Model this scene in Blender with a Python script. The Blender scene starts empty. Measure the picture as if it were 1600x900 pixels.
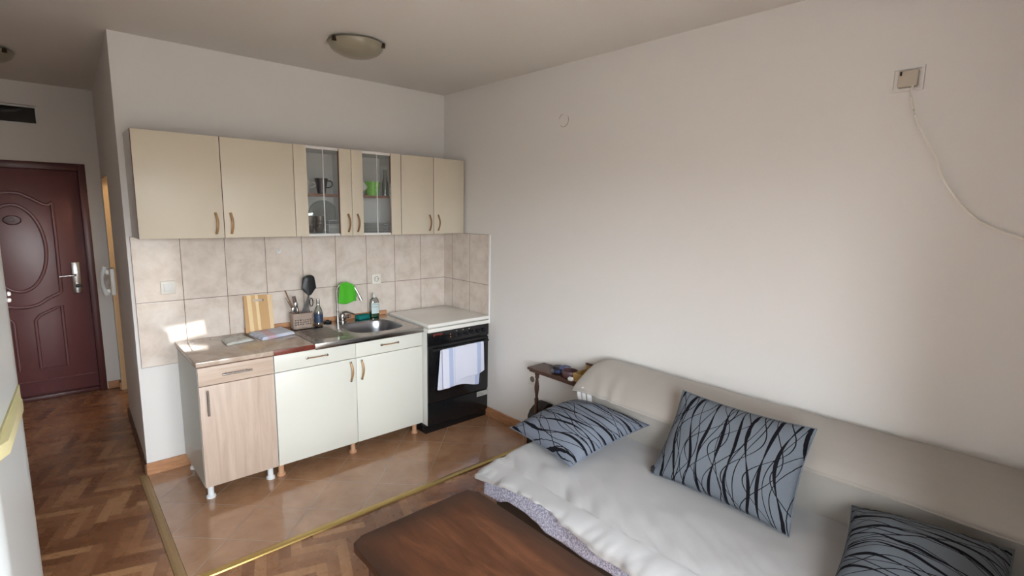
import bpy, bmesh, math, random
from mathutils import Vector, Matrix, noise
random.seed(7)
sc = bpy.context.scene
COL = sc.collection
PI = math.pi

# ------------------------------------------------------------------ materials
class NT:
    def __init__(s, name):
        m = bpy.data.materials.new(name); m.use_nodes = True
        s.m = m; s.t = m.node_tree; s.n = s.t.nodes; s.l = s.t.links
        s.b = s.n['Principled BSDF']; s.out = s.n['Material Output']
    def link(s, a, b): s.l.new(a, b)
    def set(s, sock, v):
        if isinstance(v, bpy.types.NodeSocket): s.link(v, sock)
        elif v is not None: sock.default_value = v
    def math(s, op, a, b=None, c=None, clamp=False):
        n = s.n.new('ShaderNodeMath'); n.operation = op; n.use_clamp = clamp
        s.set(n.inputs[0], a)
        if b is not None: s.set(n.inputs[1], b)
        if c is not None: s.set(n.inputs[2], c)
        return n.outputs[0]
    def coord(s, kind='Object', scale=(1, 1, 1), rot=(0, 0, 0), loc=(0, 0, 0)):
        t = s.n.new('ShaderNodeTexCoord'); m = s.n.new('ShaderNodeMapping')
        m.inputs['Scale'].default_value = scale; m.inputs['Rotation'].default_value = rot; m.inputs['Location'].default_value = loc
        s.link(t.outputs[kind], m.inputs[0]); return m.outputs[0]
    def sep(s, v):
        n = s.n.new('ShaderNodeSeparateXYZ'); s.link(v, n.inputs[0]); return n.outputs
    def comb(s, x, y, z=0.0):
        n = s.n.new('ShaderNodeCombineXYZ'); s.set(n.inputs[0], x); s.set(n.inputs[1], y); s.set(n.inputs[2], z); return n.outputs[0]
    def noise(s, v, scale, detail=3.0, rough=.5, dist=0.0):
        n = s.n.new('ShaderNodeTexNoise'); s.link(v, n.inputs['Vector']); n.inputs['Scale'].default_value = scale
        n.inputs['Detail'].default_value = detail; n.inputs['Roughness'].default_value = rough; n.inputs['Distortion'].default_value = dist
        return n.outputs[0]
    def white(s, v):
        n = s.n.new('ShaderNodeTexWhiteNoise'); n.noise_dimensions = '3D'; s.link(v, n.inputs[0]); return n.outputs['Value']
    def ramp(s, f, stops, interp='LINEAR'):
        n = s.n.new('ShaderNodeValToRGB'); n.color_ramp.interpolation = interp; e = n.color_ramp.elements
        while len(e) < len(stops): e.new(.5)
        for i, (p, c) in enumerate(stops): e[i].position = p; e[i].color = (*c, 1)
        s.link(f, n.inputs[0]); return n.outputs[0]
    def mix(s, f, a, b, mode='MIX'):
        n = s.n.new('ShaderNodeMix'); n.data_type = 'RGBA'; n.blend_type = mode
        s.set(n.inputs[0], f)
        for sk, v in ((n.inputs[6], a), (n.inputs[7], b)):
            if isinstance(v, tuple): v = (*v[:3], 1)
            s.set(sk, v)
        return n.outputs[2]
    def bump(s, h, strength=.2, dist=.01):
        n = s.n.new('ShaderNodeBump'); n.inputs['Strength'].default_value = strength; n.inputs['Distance'].default_value = dist
        s.link(h, n.inputs['Height']); s.link(n.outputs[0], s.b.inputs['Normal'])
    def base(s, c, rough=.5, metal=0.0, spec=.5):
        if isinstance(c, tuple): s.b.inputs['Base Color'].default_value = (*c[:3], 1)
        else: s.link(c, s.b.inputs['Base Color'])
        s.set(s.b.inputs['Roughness'], rough); s.b.inputs['Metallic'].default_value = metal
        s.b.inputs['Specular IOR Level'].default_value = spec
        return s.m

def lin(r, g, b):
    f = lambda c: (c / 255) / 12.92 if c / 255 <= .04045 else ((c / 255 + .055) / 1.055) ** 2.4
    return (f(r), f(g), f(b))

def plain(name, c, rough=.5, metal=0.0, spec=.5, var=.06, scale=30, bumpv=0.0):
    k = NT(name); v = k.coord()
    n = k.noise(v, scale, 3)
    col = k.mix(n, tuple(x * (1 - var) for x in c), tuple(min(1, x * (1 + var)) for x in c))
    k.base(col, rough, metal, spec)
    if bumpv: k.bump(n, bumpv, .004)
    return k.m

def m_paint(name, c):
    k = NT(name); v = k.coord()
    n = k.noise(v, 1.3, 4, .6); n2 = k.noise(v, 180, 2)
    k.base(k.mix(n, tuple(x * .975 for x in c), c), .88, 0, .25)
    k.bump(n2, .06, .002); return k.m

def m_walltile(axis):
    k = NT('beige_wall_tile_' + axis); v = k.coord(); x, y, z = k.sep(v)
    W, Hh = .2542, .4101
    a = k.math('ADD', x, 10 * W) if axis == 'x' else k.math('ADD', y, 10 * W + .1323)
    zz = k.math('SUBTRACT', z, 1.1172 - 4 * Hh)
    fa = k.math('FRACT', k.math('DIVIDE', a, W)); fz = k.math('FRACT', k.math('DIVIDE', zz, Hh))
    ia = k.math('FLOOR', k.math('DIVIDE', a, W)); iz = k.math('FLOOR', k.math('DIVIDE', zz, Hh))
    da = k.math('MULTIPLY', k.math('MINIMUM', fa, k.math('SUBTRACT', 1.0, fa)), W)
    dz = k.math('MULTIPLY', k.math('MINIMUM', fz, k.math('SUBTRACT', 1.0, fz)), Hh)
    d = k.math('MINIMUM', da, dz)
    g = k.math('LESS_THAN', d, .0018)
    rnd = k.white(k.comb(ia, iz, 3.0))
    off = k.n.new('ShaderNodeVectorMath'); off.operation = 'ADD'; k.link(v, off.inputs[0]); k.link(k.comb(rnd, rnd, rnd), off.inputs[1])
    n1 = k.noise(off.outputs[0], 9, 5, .62, .3); n2 = k.noise(off.outputs[0], 45, 3, .6)
    col = k.ramp(n1, [(.3, lin(206, 193, 181)), (.5, lin(221, 210, 200)), (.7, lin(230, 221, 212))])
    col = k.mix(k.math('MULTIPLY', n2, .12), col, lin(170, 145, 125))
    col = k.mix(k.math('MULTIPLY', rnd, .08), col, lin(190, 168, 150))
    col = k.mix(g, col, lin(112, 92, 78))
    k.base(col, k.math('ADD', k.math('MULTIPLY', g, .6), .10), 0, .5)
    h = k.math('MINIMUM', k.math('DIVIDE', d, .004), 1.0)
    h = k.math('ADD', h, k.math('MULTIPLY', n2, .05))
    k.bump(h, .5, .0015); return k.m

def m_floortile():
    k = NT('brown_floor_tile'); v = k.coord(); x, y, z = k.sep(v)
    S = .2144 * math.sqrt(2); c = math.sqrt(.5)
    fx, fy = -1.8831, -.8249
    X = k.math('SUBTRACT', x, fx - S * 20); Y = k.math('SUBTRACT', y, fy)
    X = k.math('SUBTRACT', x, fx); 
    a = k.math('ADD', k.math('DIVIDE', k.math('MULTIPLY', k.math('SUBTRACT', X, Y), c), S), 20.0)
    b = k.math('ADD', k.math('DIVIDE', k.math('MULTIPLY', k.math('ADD', X, Y), c), S), 20.0)
    fa, fb = k.math('FRACT', a), k.math('FRACT', b)
    d = k.math('MINIMUM', k.math('MINIMUM', fa, k.math('SUBTRACT', 1.0, fa)), k.math('MINIMUM', fb, k.math('SUBTRACT', 1.0, fb)))
    d = k.math('MULTIPLY', d, S)
    g = k.math('LESS_THAN', d, .0027)
    rnd = k.white(k.comb(k.math('FLOOR', a), k.math('FLOOR', b), 1.0))
    n1 = k.noise(v, 7, 5, .65, .5); n2 = k.noise(k.coord(scale=(10, 30, 1), rot=(0, 0, .8)), 2.2, 4, .6)
    col = k.ramp(n1, [(.3, lin(150, 108, 78)), (.55, lin(172, 130, 98)), (.75, lin(186, 146, 114))])
    col = k.mix(k.math('MULTIPLY', n2, .3), col, lin(180, 146, 117))
    col = k.mix(k.math('MULTIPLY', rnd, .12), col, lin(110, 76, 54))
    col = k.mix(k.math('MULTIPLY', g, .9), col, k.mix(k.noise(v, 3), lin(205, 184, 162), lin(84, 60, 46)))
    k.b.inputs['Coat Weight'].default_value = .6; k.b.inputs['Coat Roughness'].default_value = .06
    k.base(col, k.math('ADD', k.math('MULTIPLY', g, .4), k.math('ADD', .13, k.math('MULTIPLY', n1, .1))), 0, .55)
    k.bump(k.math('MINIMUM', k.math('DIVIDE', d, .003), 1.0), .3, .001); return k.m

def m_parquet():
    k = NT('herringbone_parquet'); W = .054; NN = 5.0
    v = k.coord(rot=(0, 0, math.radians(18)), loc=(20, 20, 0)); x, y, z = k.sep(v)
    X, Y = k.math('DIVIDE', x, W), k.math('DIVIDE', y, W)
    ix, iy = k.math('FLOOR', X), k.math('FLOOR', Y)
    q = k.math('FLOORED_MODULO', k.math('SUBTRACT', ix, iy), 2 * NN)
    vert = k.math('GREATER_THAN', q, NN - .5)
    # horizontal strip
    hx = k.math('SUBTRACT', ix, q); u_h = k.math('SUBTRACT', X, hx); v_h = k.math('SUBTRACT', Y, iy)
    vy = k.math('SUBTRACT', k.math('ADD', iy, q), 2 * NN - 1)      # lowest cell of the vertical strip
    u_v = k.math('SUBTRACT', Y, vy); v_v = k.math('SUBTRACT', X, ix)
    mixf = lambda a, b: k.math('ADD', k.math('MULTIPLY', a, k.math('SUBTRACT', 1.0, vert)), k.math('MULTIPLY', b, vert))
    U, V = mixf(u_h, u_v), mixf(v_h, v_v)
    idx, idy = mixf(hx, ix), mixf(iy, vy)
    rnd = k.white(k.comb(idx, idy, vert)); rnd2 = k.white(k.comb(idy, idx, 5.0))
    e = k.math('MINIMUM', k.math('MINIMUM', V, k.math('SUBTRACT', 1.0, V)), k.math('MINIMUM', U, k.math('SUBTRACT', NN, U)))
    gap = k.math('LESS_THAN', e, .018)
    grain = k.noise(k.comb(k.math('ADD', k.math('MULTIPLY', U, .5), k.math('MULTIPLY', rnd, 50.0)), k.math('MULTIPLY', V, 7.0), rnd2), 1.6, 4, .6, .4)
    col = k.ramp(rnd, [(0, lin(122, 80, 53)), (.35, lin(146, 101, 69)), (.7, lin(162, 116, 81)), (1, lin(190, 145, 104))])
    col = k.mix(k.math('MULTIPLY', grain, .4), col, lin(110, 72, 48))
    col = k.mix(k.math('MULTIPLY', gap, .5), col, lin(80, 50, 34))
    k.base(col, k.math('ADD', .2, k.math('MULTIPLY', k.noise(v, 14, 4), .16)), 0, .5)
    k.bump(k.math('ADD', k.math('MINIMUM', k.math('MULTIPLY', e, 12.0), 1.0), k.math('MULTIPLY', grain, .3)), .12, .001)
    return k.m

def m_wood(name, c1, c2, c3, scale=(1, 1, 1), rough=.4, wav=6, spec=.4):
    k = NT(name); v = k.coord(scale=scale)
    n = k.noise(v, wav, 5, .6, .8); n2 = k.noise(v, wav * 5, 3, .6)
    col = k.ramp(n, [(.3, c1), (.5, c2), (.7, c3)])
    col = k.mix(k.math('MULTIPLY', n2, .25), col, c1)
    k.base(col, rough, 0, spec); k.bump(n2, .05, .001); return k.m

def m_table():
    k = NT('stained_table_wood'); v = k.coord(); x, y, z = k.sep(v)
    n = k.noise(k.coord(scale=(9, 1.2, 1)), 3, 5, .6, .6); n2 = k.noise(v, 5, 4)
    # darker hand-rubbed stain in a band along the edges of the top
    ex = k.math('SUBTRACT', .3, k.math('ABSOLUTE', x)); ey = k.math('SUBTRACT', .5, k.math('ABSOLUTE', y))
    d = k.math('MULTIPLY', k.math('MINIMUM', ex, ey), 7.0, clamp=True)
    d = k.math('ADD', d, k.math('MULTIPLY', k.math('SUBTRACT', n2, .5), .35), clamp=True)
    col = k.ramp(n, [(.3, lin(70, 40, 25)), (.5, lin(88, 53, 34)), (.7, lin(108, 68, 44))])
    col = k.mix(d, lin(50, 32, 24), col)
    sp = k.math('GREATER_THAN', k.noise(v, 60, 2), .76)
    col = k.mix(k.math('MULTIPLY', sp, .3), col, lin(160, 120, 90))
    k.base(col, .36, 0, .4); return k.m

def m_cloth(name, c, var=.06, fine=260, rough=.95, blot=0.0, c2=None):
    k = NT(name); v = k.coord()
    n = k.noise(v, fine, 2); n2 = k.noise(v, 3, 4)
    col = k.mix(n, tuple(x * (1 - var) for x in c), c)
    col = k.mix(k.math('MULTIPLY', n2, .35), col, c2 if c2 else tuple(x * .9 for x in c))
    k.base(col, rough, 0, .15); k.b.inputs['Sheen Weight'].default_value = .25
    k.bump(n, .25, .002); return k.m

def m_cushion(name, c, nl=9, seed=1.0, flat=False):
    k = NT(name); uv = k.coord('UV'); u, v, _ = k.sep(uv)
    wv = k.noise(k.coord('UV', scale=(300, 40, 1)), 1, 2)
    base = k.mix(wv, tuple(x * .9 for x in c), tuple(x * 1.08 for x in c))
    def layer(N, amp, wmin, wmax, ph, fr, warp=0.0):
        uu = k.math('ADD', k.math('MULTIPLY', u, N), ph)
        uu = k.math('ADD', uu, k.math('MULTIPLY', k.math('SINE', k.math('ADD', k.math('MULTIPLY', v, 4.2 * fr), ph * 2)), warp))
        i = k.math('FLOOR', uu); f = k.math('FRACT', uu)
        r = k.white(k.comb(i, seed + ph, 1.0)); r2 = k.white(k.comb(i, seed + ph, 7.0))
        c_ = k.math('ADD', .5, k.math('MULTIPLY', k.math('SINE', k.math('ADD', k.math('MULTIPLY', v, k.math('ADD', 4.6 * fr, k.math('MULTIPLY', r2, 2.2))), k.math('MULTIPLY', r, 6.28))), amp))
        w = k.math('ADD', wmin, k.math('MULTIPLY', k.math('ABSOLUTE', k.math('SINE', k.math('ADD', k.math('MULTIPLY', v, 5.5), k.math('MULTIPLY', r2, 6.28)))), wmax))
        return k.math('LESS_THAN', k.math('ABSOLUTE', k.math('SUBTRACT', f, c_)), w)
    t = layer(nl, .26, .028, .085, .3, 1.0, .3)
    for (N, a, ph, fr) in ((nl * .8, .42, 1.7, 1.1), (nl * .9, .4, 3.1, .8), (nl * .7, .44, 5.3, 1.35)):
        t = k.math('MAXIMUM', t, layer(N, a, .017, .010, ph, fr, .45))
    front = k.math('GREATER_THAN', k.sep(k.coord('UV'))[2], -1.0)
    at = k.n.new('ShaderNodeAttribute'); at.attribute_name = 'printed'
    t = k.math('MULTIPLY', t, at.outputs['Fac'])
    k.base(k.mix(t, base, lin(14, 13, 20)), .8, 0, .15); k.b.inputs['Sheen Weight'].default_value = .0
    k.bump(wv, .15, .001); return k.m

def m_glass(name, tint=(1, 1, 1), rough=0.0, alpha_mix=.12):
    k = NT(name)
    g = k.n.new('ShaderNodeBsdfGlossy'); g.inputs['Roughness'].default_value = .02
    t = k.n.new('ShaderNodeBsdfTransparent'); t.inputs[0].default_value = (*tint, 1)
    lw = k.n.new('ShaderNodeLayerWeight'); lw.inputs[0].default_value = .35
    mx = k.n.new('ShaderNodeMixShader')
    k.link(k.math('ADD', k.math('MULTIPLY', lw.outputs['Fresnel'], .7), alpha_mix * .25), mx.inputs[0])
    k.link(t.outputs[0], mx.inputs[1]); k.link(g.outputs[0], mx.inputs[2]); k.link(mx.outputs[0], k.out.inputs[0]); return k.m

M = {}
WALLC = lin(230, 227, 224)
M['wall'] = m_paint('wall_paint', WALLC)
M['ceil'] = m_paint('ceiling_paint', lin(224, 221, 216))
M['tile_x'] = m_walltile('x'); M['tile_y'] = m_walltile('y')
M['ftile'] = m_floortile(); M['parquet'] = m_parquet()
M['brass'] = plain('brass_strip', lin(196, 168, 104), .34, .75, var=.05, scale=60)
M['base_wood'] = m_wood('skirting_wood', lin(158, 108, 74), lin(186, 136, 98), lin(202, 154, 116), (1.5, 1.5, 14), .45)
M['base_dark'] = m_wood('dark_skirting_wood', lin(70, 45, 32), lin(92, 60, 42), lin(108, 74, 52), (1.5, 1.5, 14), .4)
M['cream'] = plain('cream_front', lin(218, 209, 190), .38, 0, .4, .015, 3)
M['cream2'] = plain('cream_base_front', lin(218, 218, 209), .36, 0, .4, .012, 3)
M['carcass'] = plain('white_laminate', lin(236, 236, 234), .45, 0, .4, .02)
M['carcass_grey'] = plain('grey_laminate_side', lin(203, 205, 198), .4, 0, .4, .02)
M['edge_brown'] = plain('brown_edge_band', lin(112, 74, 56), .5, 0, .4)
M['red_edge'] = m_wood('mahogany_edge', lin(96, 44, 34), lin(118, 56, 44), lin(134, 70, 54), (2, 1, 8), .35)
M['shelf_wood'] = plain('shelf_edge_brown', lin(140, 98, 76), .5)
M['oak'] = m_wood('sonoma_oak', lin(184, 162, 145), lin(199, 179, 163), lin(210, 192, 177), (7, 7, .6), .45, 3)
M['oak_h'] = m_wood('sonoma_oak_grain_across', lin(182, 160, 142), lin(198, 177, 160), lin(210, 191, 175), (1.0, 9, 9), .45, 3)
M['steel'] = plain('stainless_steel', (.42, .40, .38), .2, 1.0, var=.06, scale=120)
M['steel_b'] = plain('brushed_bowl_steel', (.36, .36, .38), .28, 1.0, var=.08, scale=150)
M['chrome'] = plain('chrome', (.55, .55, .55), .2, 1.0, var=.02)
M['dchrome'] = plain('worn_chrome', (.35, .33, .32), .2, 1.0, var=.1)
M['bronze'] = plain('bronze_handle', lin(172, 136, 98), .38, .35, var=.06)
M['bronze_d'] = plain('dark_bronze_handle', lin(140, 108, 76), .42, .3, var=.06)
M['wplastic'] = plain('white_plastic', lin(232, 232, 230), .35, 0, .5, .01)
M['cplastic'] = plain('cream_plastic', lin(236, 233, 224), .4, 0, .5, .02)
M['foot_tan'] = plain('tan_plastic_foot', lin(196, 150, 116), .45)
M['foot_white'] = plain('white_plastic_foot', lin(225, 228, 230), .4)
M['black'] = plain('black_enamel', (.008, .008, .009), .16, 0, .5, .1)
M['black_gls'] = plain('black_oven_glass', (.004, .004, .005), .06, 0, .6, .05)
M['black_pl'] = plain('black_plastic', (.012, .012, .014), .4, 0, .4, .1)
M['dark_hole'] = plain('dark_recess', (.01, .01, .01), .8)
M['white_en'] = plain('white_enamel', lin(233, 232, 226), .14, 0, .5, .01)
M['red_print'] = plain('red_print', lin(160, 62, 46), .5)
M['silver_lab'] = plain('silver_label', lin(188, 188, 184), .35, .4, var=.1, scale=200)
M['grey_print'] = plain('grey_print', lin(120, 120, 118), .6)
M['door'] = plain('maroon_door_steel', lin(118, 74, 76), .3, 0, .5, .05, 8)
M['door_frame'] = plain('dark_maroon_frame', lin(88, 48, 48), .35, 0, .5, .05)
M['jamb'] = plain('painted_jamb', lin(224, 196, 156), .6)
M['board_wood'] = None
M['wood_spoon'] = m_wood('utensil_wood', lin(126, 90, 68), lin(152, 114, 90), lin(172, 134, 108), (5, 5, 1), .55)
M['basket'] = plain('taupe_plastic', lin(160, 142, 130), .4, 0, .4, .03)
M['green_cloth'] = m_cloth('green_microfibre', lin(86, 190, 52), .12, 300)
M['green_pl'] = plain('green_plastic', lin(120, 214, 50), .15, 0, .5)
M['teal'] = plain('teal_sponge', lin(24, 116, 112), .9, 0, .2, .2, 160, .5)
M['glass'] = m_glass('clear_glass', (.96, .97, .97))
M['glass_g'] = m_glass('smoky_glass', (.84, .86, .86), 0, .5)
M['pet'] = m_glass('clear_bottle', (.86, .88, .87), 0, .5)
M['liq'] = plain('green_soap', lin(22, 92, 60), .15, 0, .5, .1)
M['label_pale'] = plain('pale_label', lin(205, 222, 222), .5, 0, .4, .03)
M['label_blue'] = plain('dark_blue_label', lin(52, 68, 92), .4, 0, .4, .5, 60)
M['navy'] = plain('navy_ceramic', lin(24, 28, 44), .2, 0, .5)
M['white_cer'] = plain('white_ceramic', lin(226, 226, 222), .2, 0, .5, .02)
M['orange_cer'] = plain('terracotta_glaze', lin(186, 92, 62), .3)
M['plate_grey'] = plain('grey_glass_plate', lin(214, 216, 214), .15, 0, .5, .06)
M['dwood'] = m_wood('dark_turned_wood', lin(58, 38, 30), lin(78, 52, 42), lin(96, 66, 54), (6, 1.4, 6), .42)
M['ddwood'] = m_wood('black_brown_wood', lin(26, 18, 16), lin(34, 24, 20), lin(44, 30, 25), (6, 1.4, 6), .45)
M['ywood'] = m_wood('yellow_box_wood', lin(150, 118, 66), lin(176, 142, 86), lin(192, 160, 104), (6, 1.4, 6), .5)
M['purple'] = plain('plum_glaze', lin(84, 58, 62), .4)
M['bluefoil'] = plain('blue_wrapper', lin(66, 76, 118), .35, .2, var=.3, scale=90)
M['throw'] = m_cloth('cream_fleece', lin(172, 171, 172), .05, 320, c2=lin(162, 160, 159))
M['backcloth'] = m_cloth('beige_cover_cloth', lin(172, 166, 159), .06, 320, c2=lin(160, 154, 147))
M['undersofa'] = m_cloth('grey_beige_upholstery', lin(164, 159, 153), .06, 320)
M['sofawhite'] = m_cloth('white_lining', lin(226, 225, 224), .04, 300)
M['sofadark'] = plain('dark_sofa_base', lin(60, 46, 38), .8)
k = NT('speckled_sheet'); v = k.coord(); n = k.noise(v, 130, 4, .7)
k.base(k.ramp(n, [(.40, lin(140, 140, 166)), (.5, lin(182, 184, 208)), (.60, lin(232, 233, 246))]), .85, 0, .2); M['sheet'] = k.m
M['cushion_flat'] = m_cushion('cushion_print_short', lin(108, 114, 126), 8, 2.0)
M['cushion_tall'] = m_cushion('cushion_print', lin(106, 112, 120), 9, 5.0)
M['cushion_near'] = m_cushion('cushion_print_near', lin(104, 111, 119), 9, 9.0)
M['tag'] = plain('black_tag', (.01, .01, .012), .7)
M['ttable'] = m_table()
M['frosted'] = plain('alabaster_glass', lin(150, 144, 126), .28, 0, .5, .12, 14)
M['clip'] = plain('brass_clip_dark', lin(66, 52, 40), .4, .5)
M['fridge'] = plain('fridge_white', lin(208, 215, 218), .28, 0, .5, .01)
M['fridge_y'] = plain('yellowed_plastic', lin(214, 206, 158), .4, 0, .5, .05, 20)
M['mag_teal'] = plain('teal_magnet', lin(36, 122, 150), .3)
M['mag_green'] = plain('green_magnet', lin(40, 150, 90), .3)
M['mag_tan'] = plain('tan_magnet', lin(170, 142, 110), .4)
M['outdoor'] = plain('balcony_concrete', lin(190, 182, 172), .9)
k = NT('marble_worktop'); v = k.coord(); n = k.noise(v, 6, 6, .65, 1.2)
k.base(k.ramp(n, [(.3, lin(168, 148, 132)), (.5, lin(186, 168, 152)), (.7, lin(202, 188, 174))]), .09, 0, .6); M['worktop'] = k.m
k = NT('bamboo_board'); x, y, z = k.sep(k.coord()); s_ = k.math('DIVIDE', k.math('ADD', x, 1.70), .19)
k.base(k.mix(k.math('MULTIPLY', k.noise(k.coord(scale=(30, 30, 2)), 4, 3), .3), k.ramp(s_, [(0, lin(200, 160, 115)), (.16, lin(235, 212, 165)), (.30, lin(208, 172, 125)), (.44, lin(236, 214, 168)), (.54, lin(200, 162, 114)), (.86, lin(230, 206, 166))], 'CONSTANT'), lin(184, 144, 100)), .55, 0, .3)
M['board_wood'] = k.m
k = NT('striped_tea_towel'); x, y, z = k.sep(k.coord())
def stripe(c0, w): return k.math('LESS_THAN', k.math('ABSOLUTE', k.math('SUBTRACT', x, c0)), w)
st = k.math('MAXIMUM', k.math('MAXIMUM', stripe(-.125, .02), stripe(.15, .02)), k.math('MULTIPLY', stripe(-.09, .004), .6))
k.base(k.mix(k.math('MULTIPLY', st, .75), lin(222, 224, 240), lin(168, 184, 222)), .9, 0, .15); k.bump(k.noise(k.coord(), 300, 2), .2, .002); M['towel'] = k.m
k = NT('checked_tea_towel'); v = k.coord(); x, y, z = k.sep(v)
pk = k.math('LESS_THAN', k.math('ABSOLUTE', k.math('ADD', x, .035)), .03); bl = k.math('LESS_THAN', k.math('FRACT', k.math('MULTIPLY', y, 16.0)), .35)
c1 = k.mix(k.math('MULTIPLY', bl, .5), lin(222, 226, 238), lin(184, 196, 224)); c1 = k.mix(k.math('MULTIPLY', pk, .55), c1, lin(226, 172, 178))
k.base(c1, .9, 0, .15); M['tea'] = k.m
k = NT('printed_white_cloth'); v = k.coord(); n = k.noise(k.coord(scale=(1, 3, 1)), 26, 3, .6)
k.base(k.mix(k.math('GREATER_THAN', n, .61), lin(220, 220, 214), lin(150, 152, 150)), .85, 0, .2); M['printed'] = k.m

# ------------------------------------------------------------------ mesh building
class MB:
    def __init__(s): s.bm = bmesh.new()
    def box(s, x0, x1, y0, y1, z0, z1, bev=0.0, seg=2, rot=None, piv=None):
        r = bmesh.ops.create_cube(s.bm, size=1.0); vs = r['verts']
        sx, sy, sz = abs(x1 - x0), abs(y1 - y0), abs(z1 - z0)
        bmesh.ops.scale(s.bm, verts=vs, vec=(sx, sy, sz))
        bmesh.ops.translate(s.bm, verts=vs, vec=((x0 + x1) / 2, (y0 + y1) / 2, (z0 + z1) / 2))
        if bev:
            es = list({e for v in vs for e in v.link_edges})
            r = bmesh.ops.bevel(s.bm, geom=es, offset=min(bev, .49 * min(sx, sy, sz)), segments=seg, affect='EDGES', profile=.5)
            vs = list({v for f in r['faces'] for v in f.verts} | {v for v in vs if v.is_valid})
        if rot: bmesh.ops.rotate(s.bm, verts=vs, cent=piv or (0, 0, 0), matrix=rot)
        return s
    def cyl(s, p0, p1, r0, r1=None, n=24, cap=True):
        p0, p1 = Vector(p0), Vector(p1); d = p1 - p0; L = d.length
        q = d.to_track_quat('Z', 'Y').to_matrix().to_4x4()
        bmesh.ops.create_cone(s.bm, cap_ends=cap, segments=n, radius1=r0, radius2=r0 if r1 is None else r1, depth=L, matrix=Matrix.Translation((p0 + p1) / 2) @ q)
        return s
    def lathe(s, prof, c=(0, 0, 0), n=32, sx=1.0, sy=1.0, mat=None):
        rings = []
        for (r, z) in prof:
            ring = []
            for i in range(n):
                a = 2 * PI * i / n; p = Vector((r * math.cos(a) * sx, r * math.sin(a) * sy, z))
                if mat: p = mat @ p
                ring.append(s.bm.verts.new(p + Vector(c)))
            rings.append(ring)
        for a, b in zip(rings, rings[1:]):
            for i in range(n):
                j = (i + 1) % n
                s.bm.faces.new((a[i], a[j], b[j], b[i]))
        if prof[0][0] > 1e-6: s.bm.faces.new(rings[0][::-1])
        if prof[-1][0] > 1e-6: s.bm.faces.new(rings[-1])
        bmesh.ops.remove_doubles(s.bm, verts=[v for r in rings for v in r], dist=1e-7)
        return s
    def tube(s, pts, r, n=10, smooth=True, flat=None, closed=False):
        pts = [Vector(p) for p in pts]
        if smooth and len(pts) > 2:
            q = []
            for i in range(len(pts) - 1):
                p0 = pts[max(i - 1, 0)]; p1 = pts[i]; p2 = pts[i + 1]; p3 = pts[min(i + 2, len(pts) - 1)]
                for t in (0, .25, .5, .75):
                    q.append(.5 * ((2 * p1) + (-p0 + p2) * t + (2 * p0 - 5 * p1 + 4 * p2 - p3) * t * t + (-p0 + 3 * p1 - 3 * p2 + p3) * t ** 3))
            q.append(pts[-1]); pts = q
        rings = []; up = Vector((0, 0, 1))
        for i, p in enumerate(pts):
            d = (pts[min(i + 1, len(pts) - 1)] - pts[max(i - 1, 0)]).normalized()
            if closed: d = (pts[(i + 1) % len(pts)] - pts[i - 1]).normalized()
            ref = Vector((0, 1, 0)) if abs(d.z) > .95 else up
            if flat: ref = Vector(flat)
            a = d.cross(ref).normalized(); b = a.cross(d).normalized()
            rr = r(i / (len(pts) - 1)) if callable(r) else r
            ra, rb = rr if isinstance(rr, tuple) else (rr, rr)
            rings.append([s.bm.verts.new(p + a * ra * math.cos(2 * PI * k / n) + b * rb * math.sin(2 * PI * k / n)) for k in range(n)])
        prs = list(zip(rings, rings[1:]))
        if closed: prs.append((rings[-1], rings[0]))
        for A, B in prs:
            for k in range(n):
                s.bm.faces.new((A[k], A[(k + 1) % n], B[(k + 1) % n], B[k]))
        if not closed:
            s.bm.faces.new(rings[0][::-1]); s.bm.faces.new(rings[-1])
        return s
    def prism(s, poly, axis, a, b):
        """poly of 2-D points extruded along an axis ('x','y','z') from a to b"""
        def P(u, v, w): return {'x': (w, u, v), 'y': (u, w, v), 'z': (u, v, w)}[axis]
        A = [s.bm.verts.new(P(u, v, a)) for u, v in poly]; B = [s.bm.verts.new(P(u, v, b)) for u, v in poly]
        s.bm.faces.new(A); s.bm.faces.new(B[::-1])
        for i in range(len(poly)):
            j = (i + 1) % len(poly); s.bm.faces.new((A[i], B[i], B[j], A[j]))
        return s
    def grid(s, fn, nu, nv, uv=False, attr=None):
        V = [[s.bm.verts.new(fn(i / nu, j / nv)) for j in range(nv + 1)] for i in range(nu + 1)]
        for i in range(nu):
            for j in range(nv):
                f = s.bm.faces.new((V[i][j], V[i + 1][j], V[i + 1][j + 1], V[i][j + 1]))
        return V
    def build(s, name, mat, parent=None, origin=None, smooth=True, angle=40):
        bmesh.ops.recalc_face_normals(s.bm, faces=s.bm.faces)
        me = bpy.data.meshes.new(name)
        o = Vector(origin) if origin else Vector((0, 0, 0))
        if origin: bmesh.ops.translate(s.bm, verts=s.bm.verts, vec=-o)
        s.bm.to_mesh(me); s.bm.free()
        for p in me.polygons: p.use_smooth = smooth
        if smooth:
            try: me.set_sharp_from_angle(angle=math.radians(angle))
            except Exception: pass
        ms = mat if isinstance(mat, list) else [mat]
        for m in ms: me.materials.append(m)
        ob = bpy.data.objects.new(name, me); COL.objects.link(ob); ob.location = o
        if parent is not None:
            ob.parent = parent
            w = Vector((0, 0, 0)); q = parent
            while q is not None: w += q.location if q.parent is None else Vector((0, 0, 0)); q = q.parent
            p = parent; tot = Matrix.Identity(4)
            ob.matrix_parent_inverse = world(parent).inverted()
        return ob

WM = {}
def world(o):
    if o.parent is None: return Matrix.Translation(o.location) @ o.rotation_euler.to_matrix().to_4x4()
    return world(o.parent) @ o.matrix_parent_inverse @ Matrix.Translation(o.location)

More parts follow.
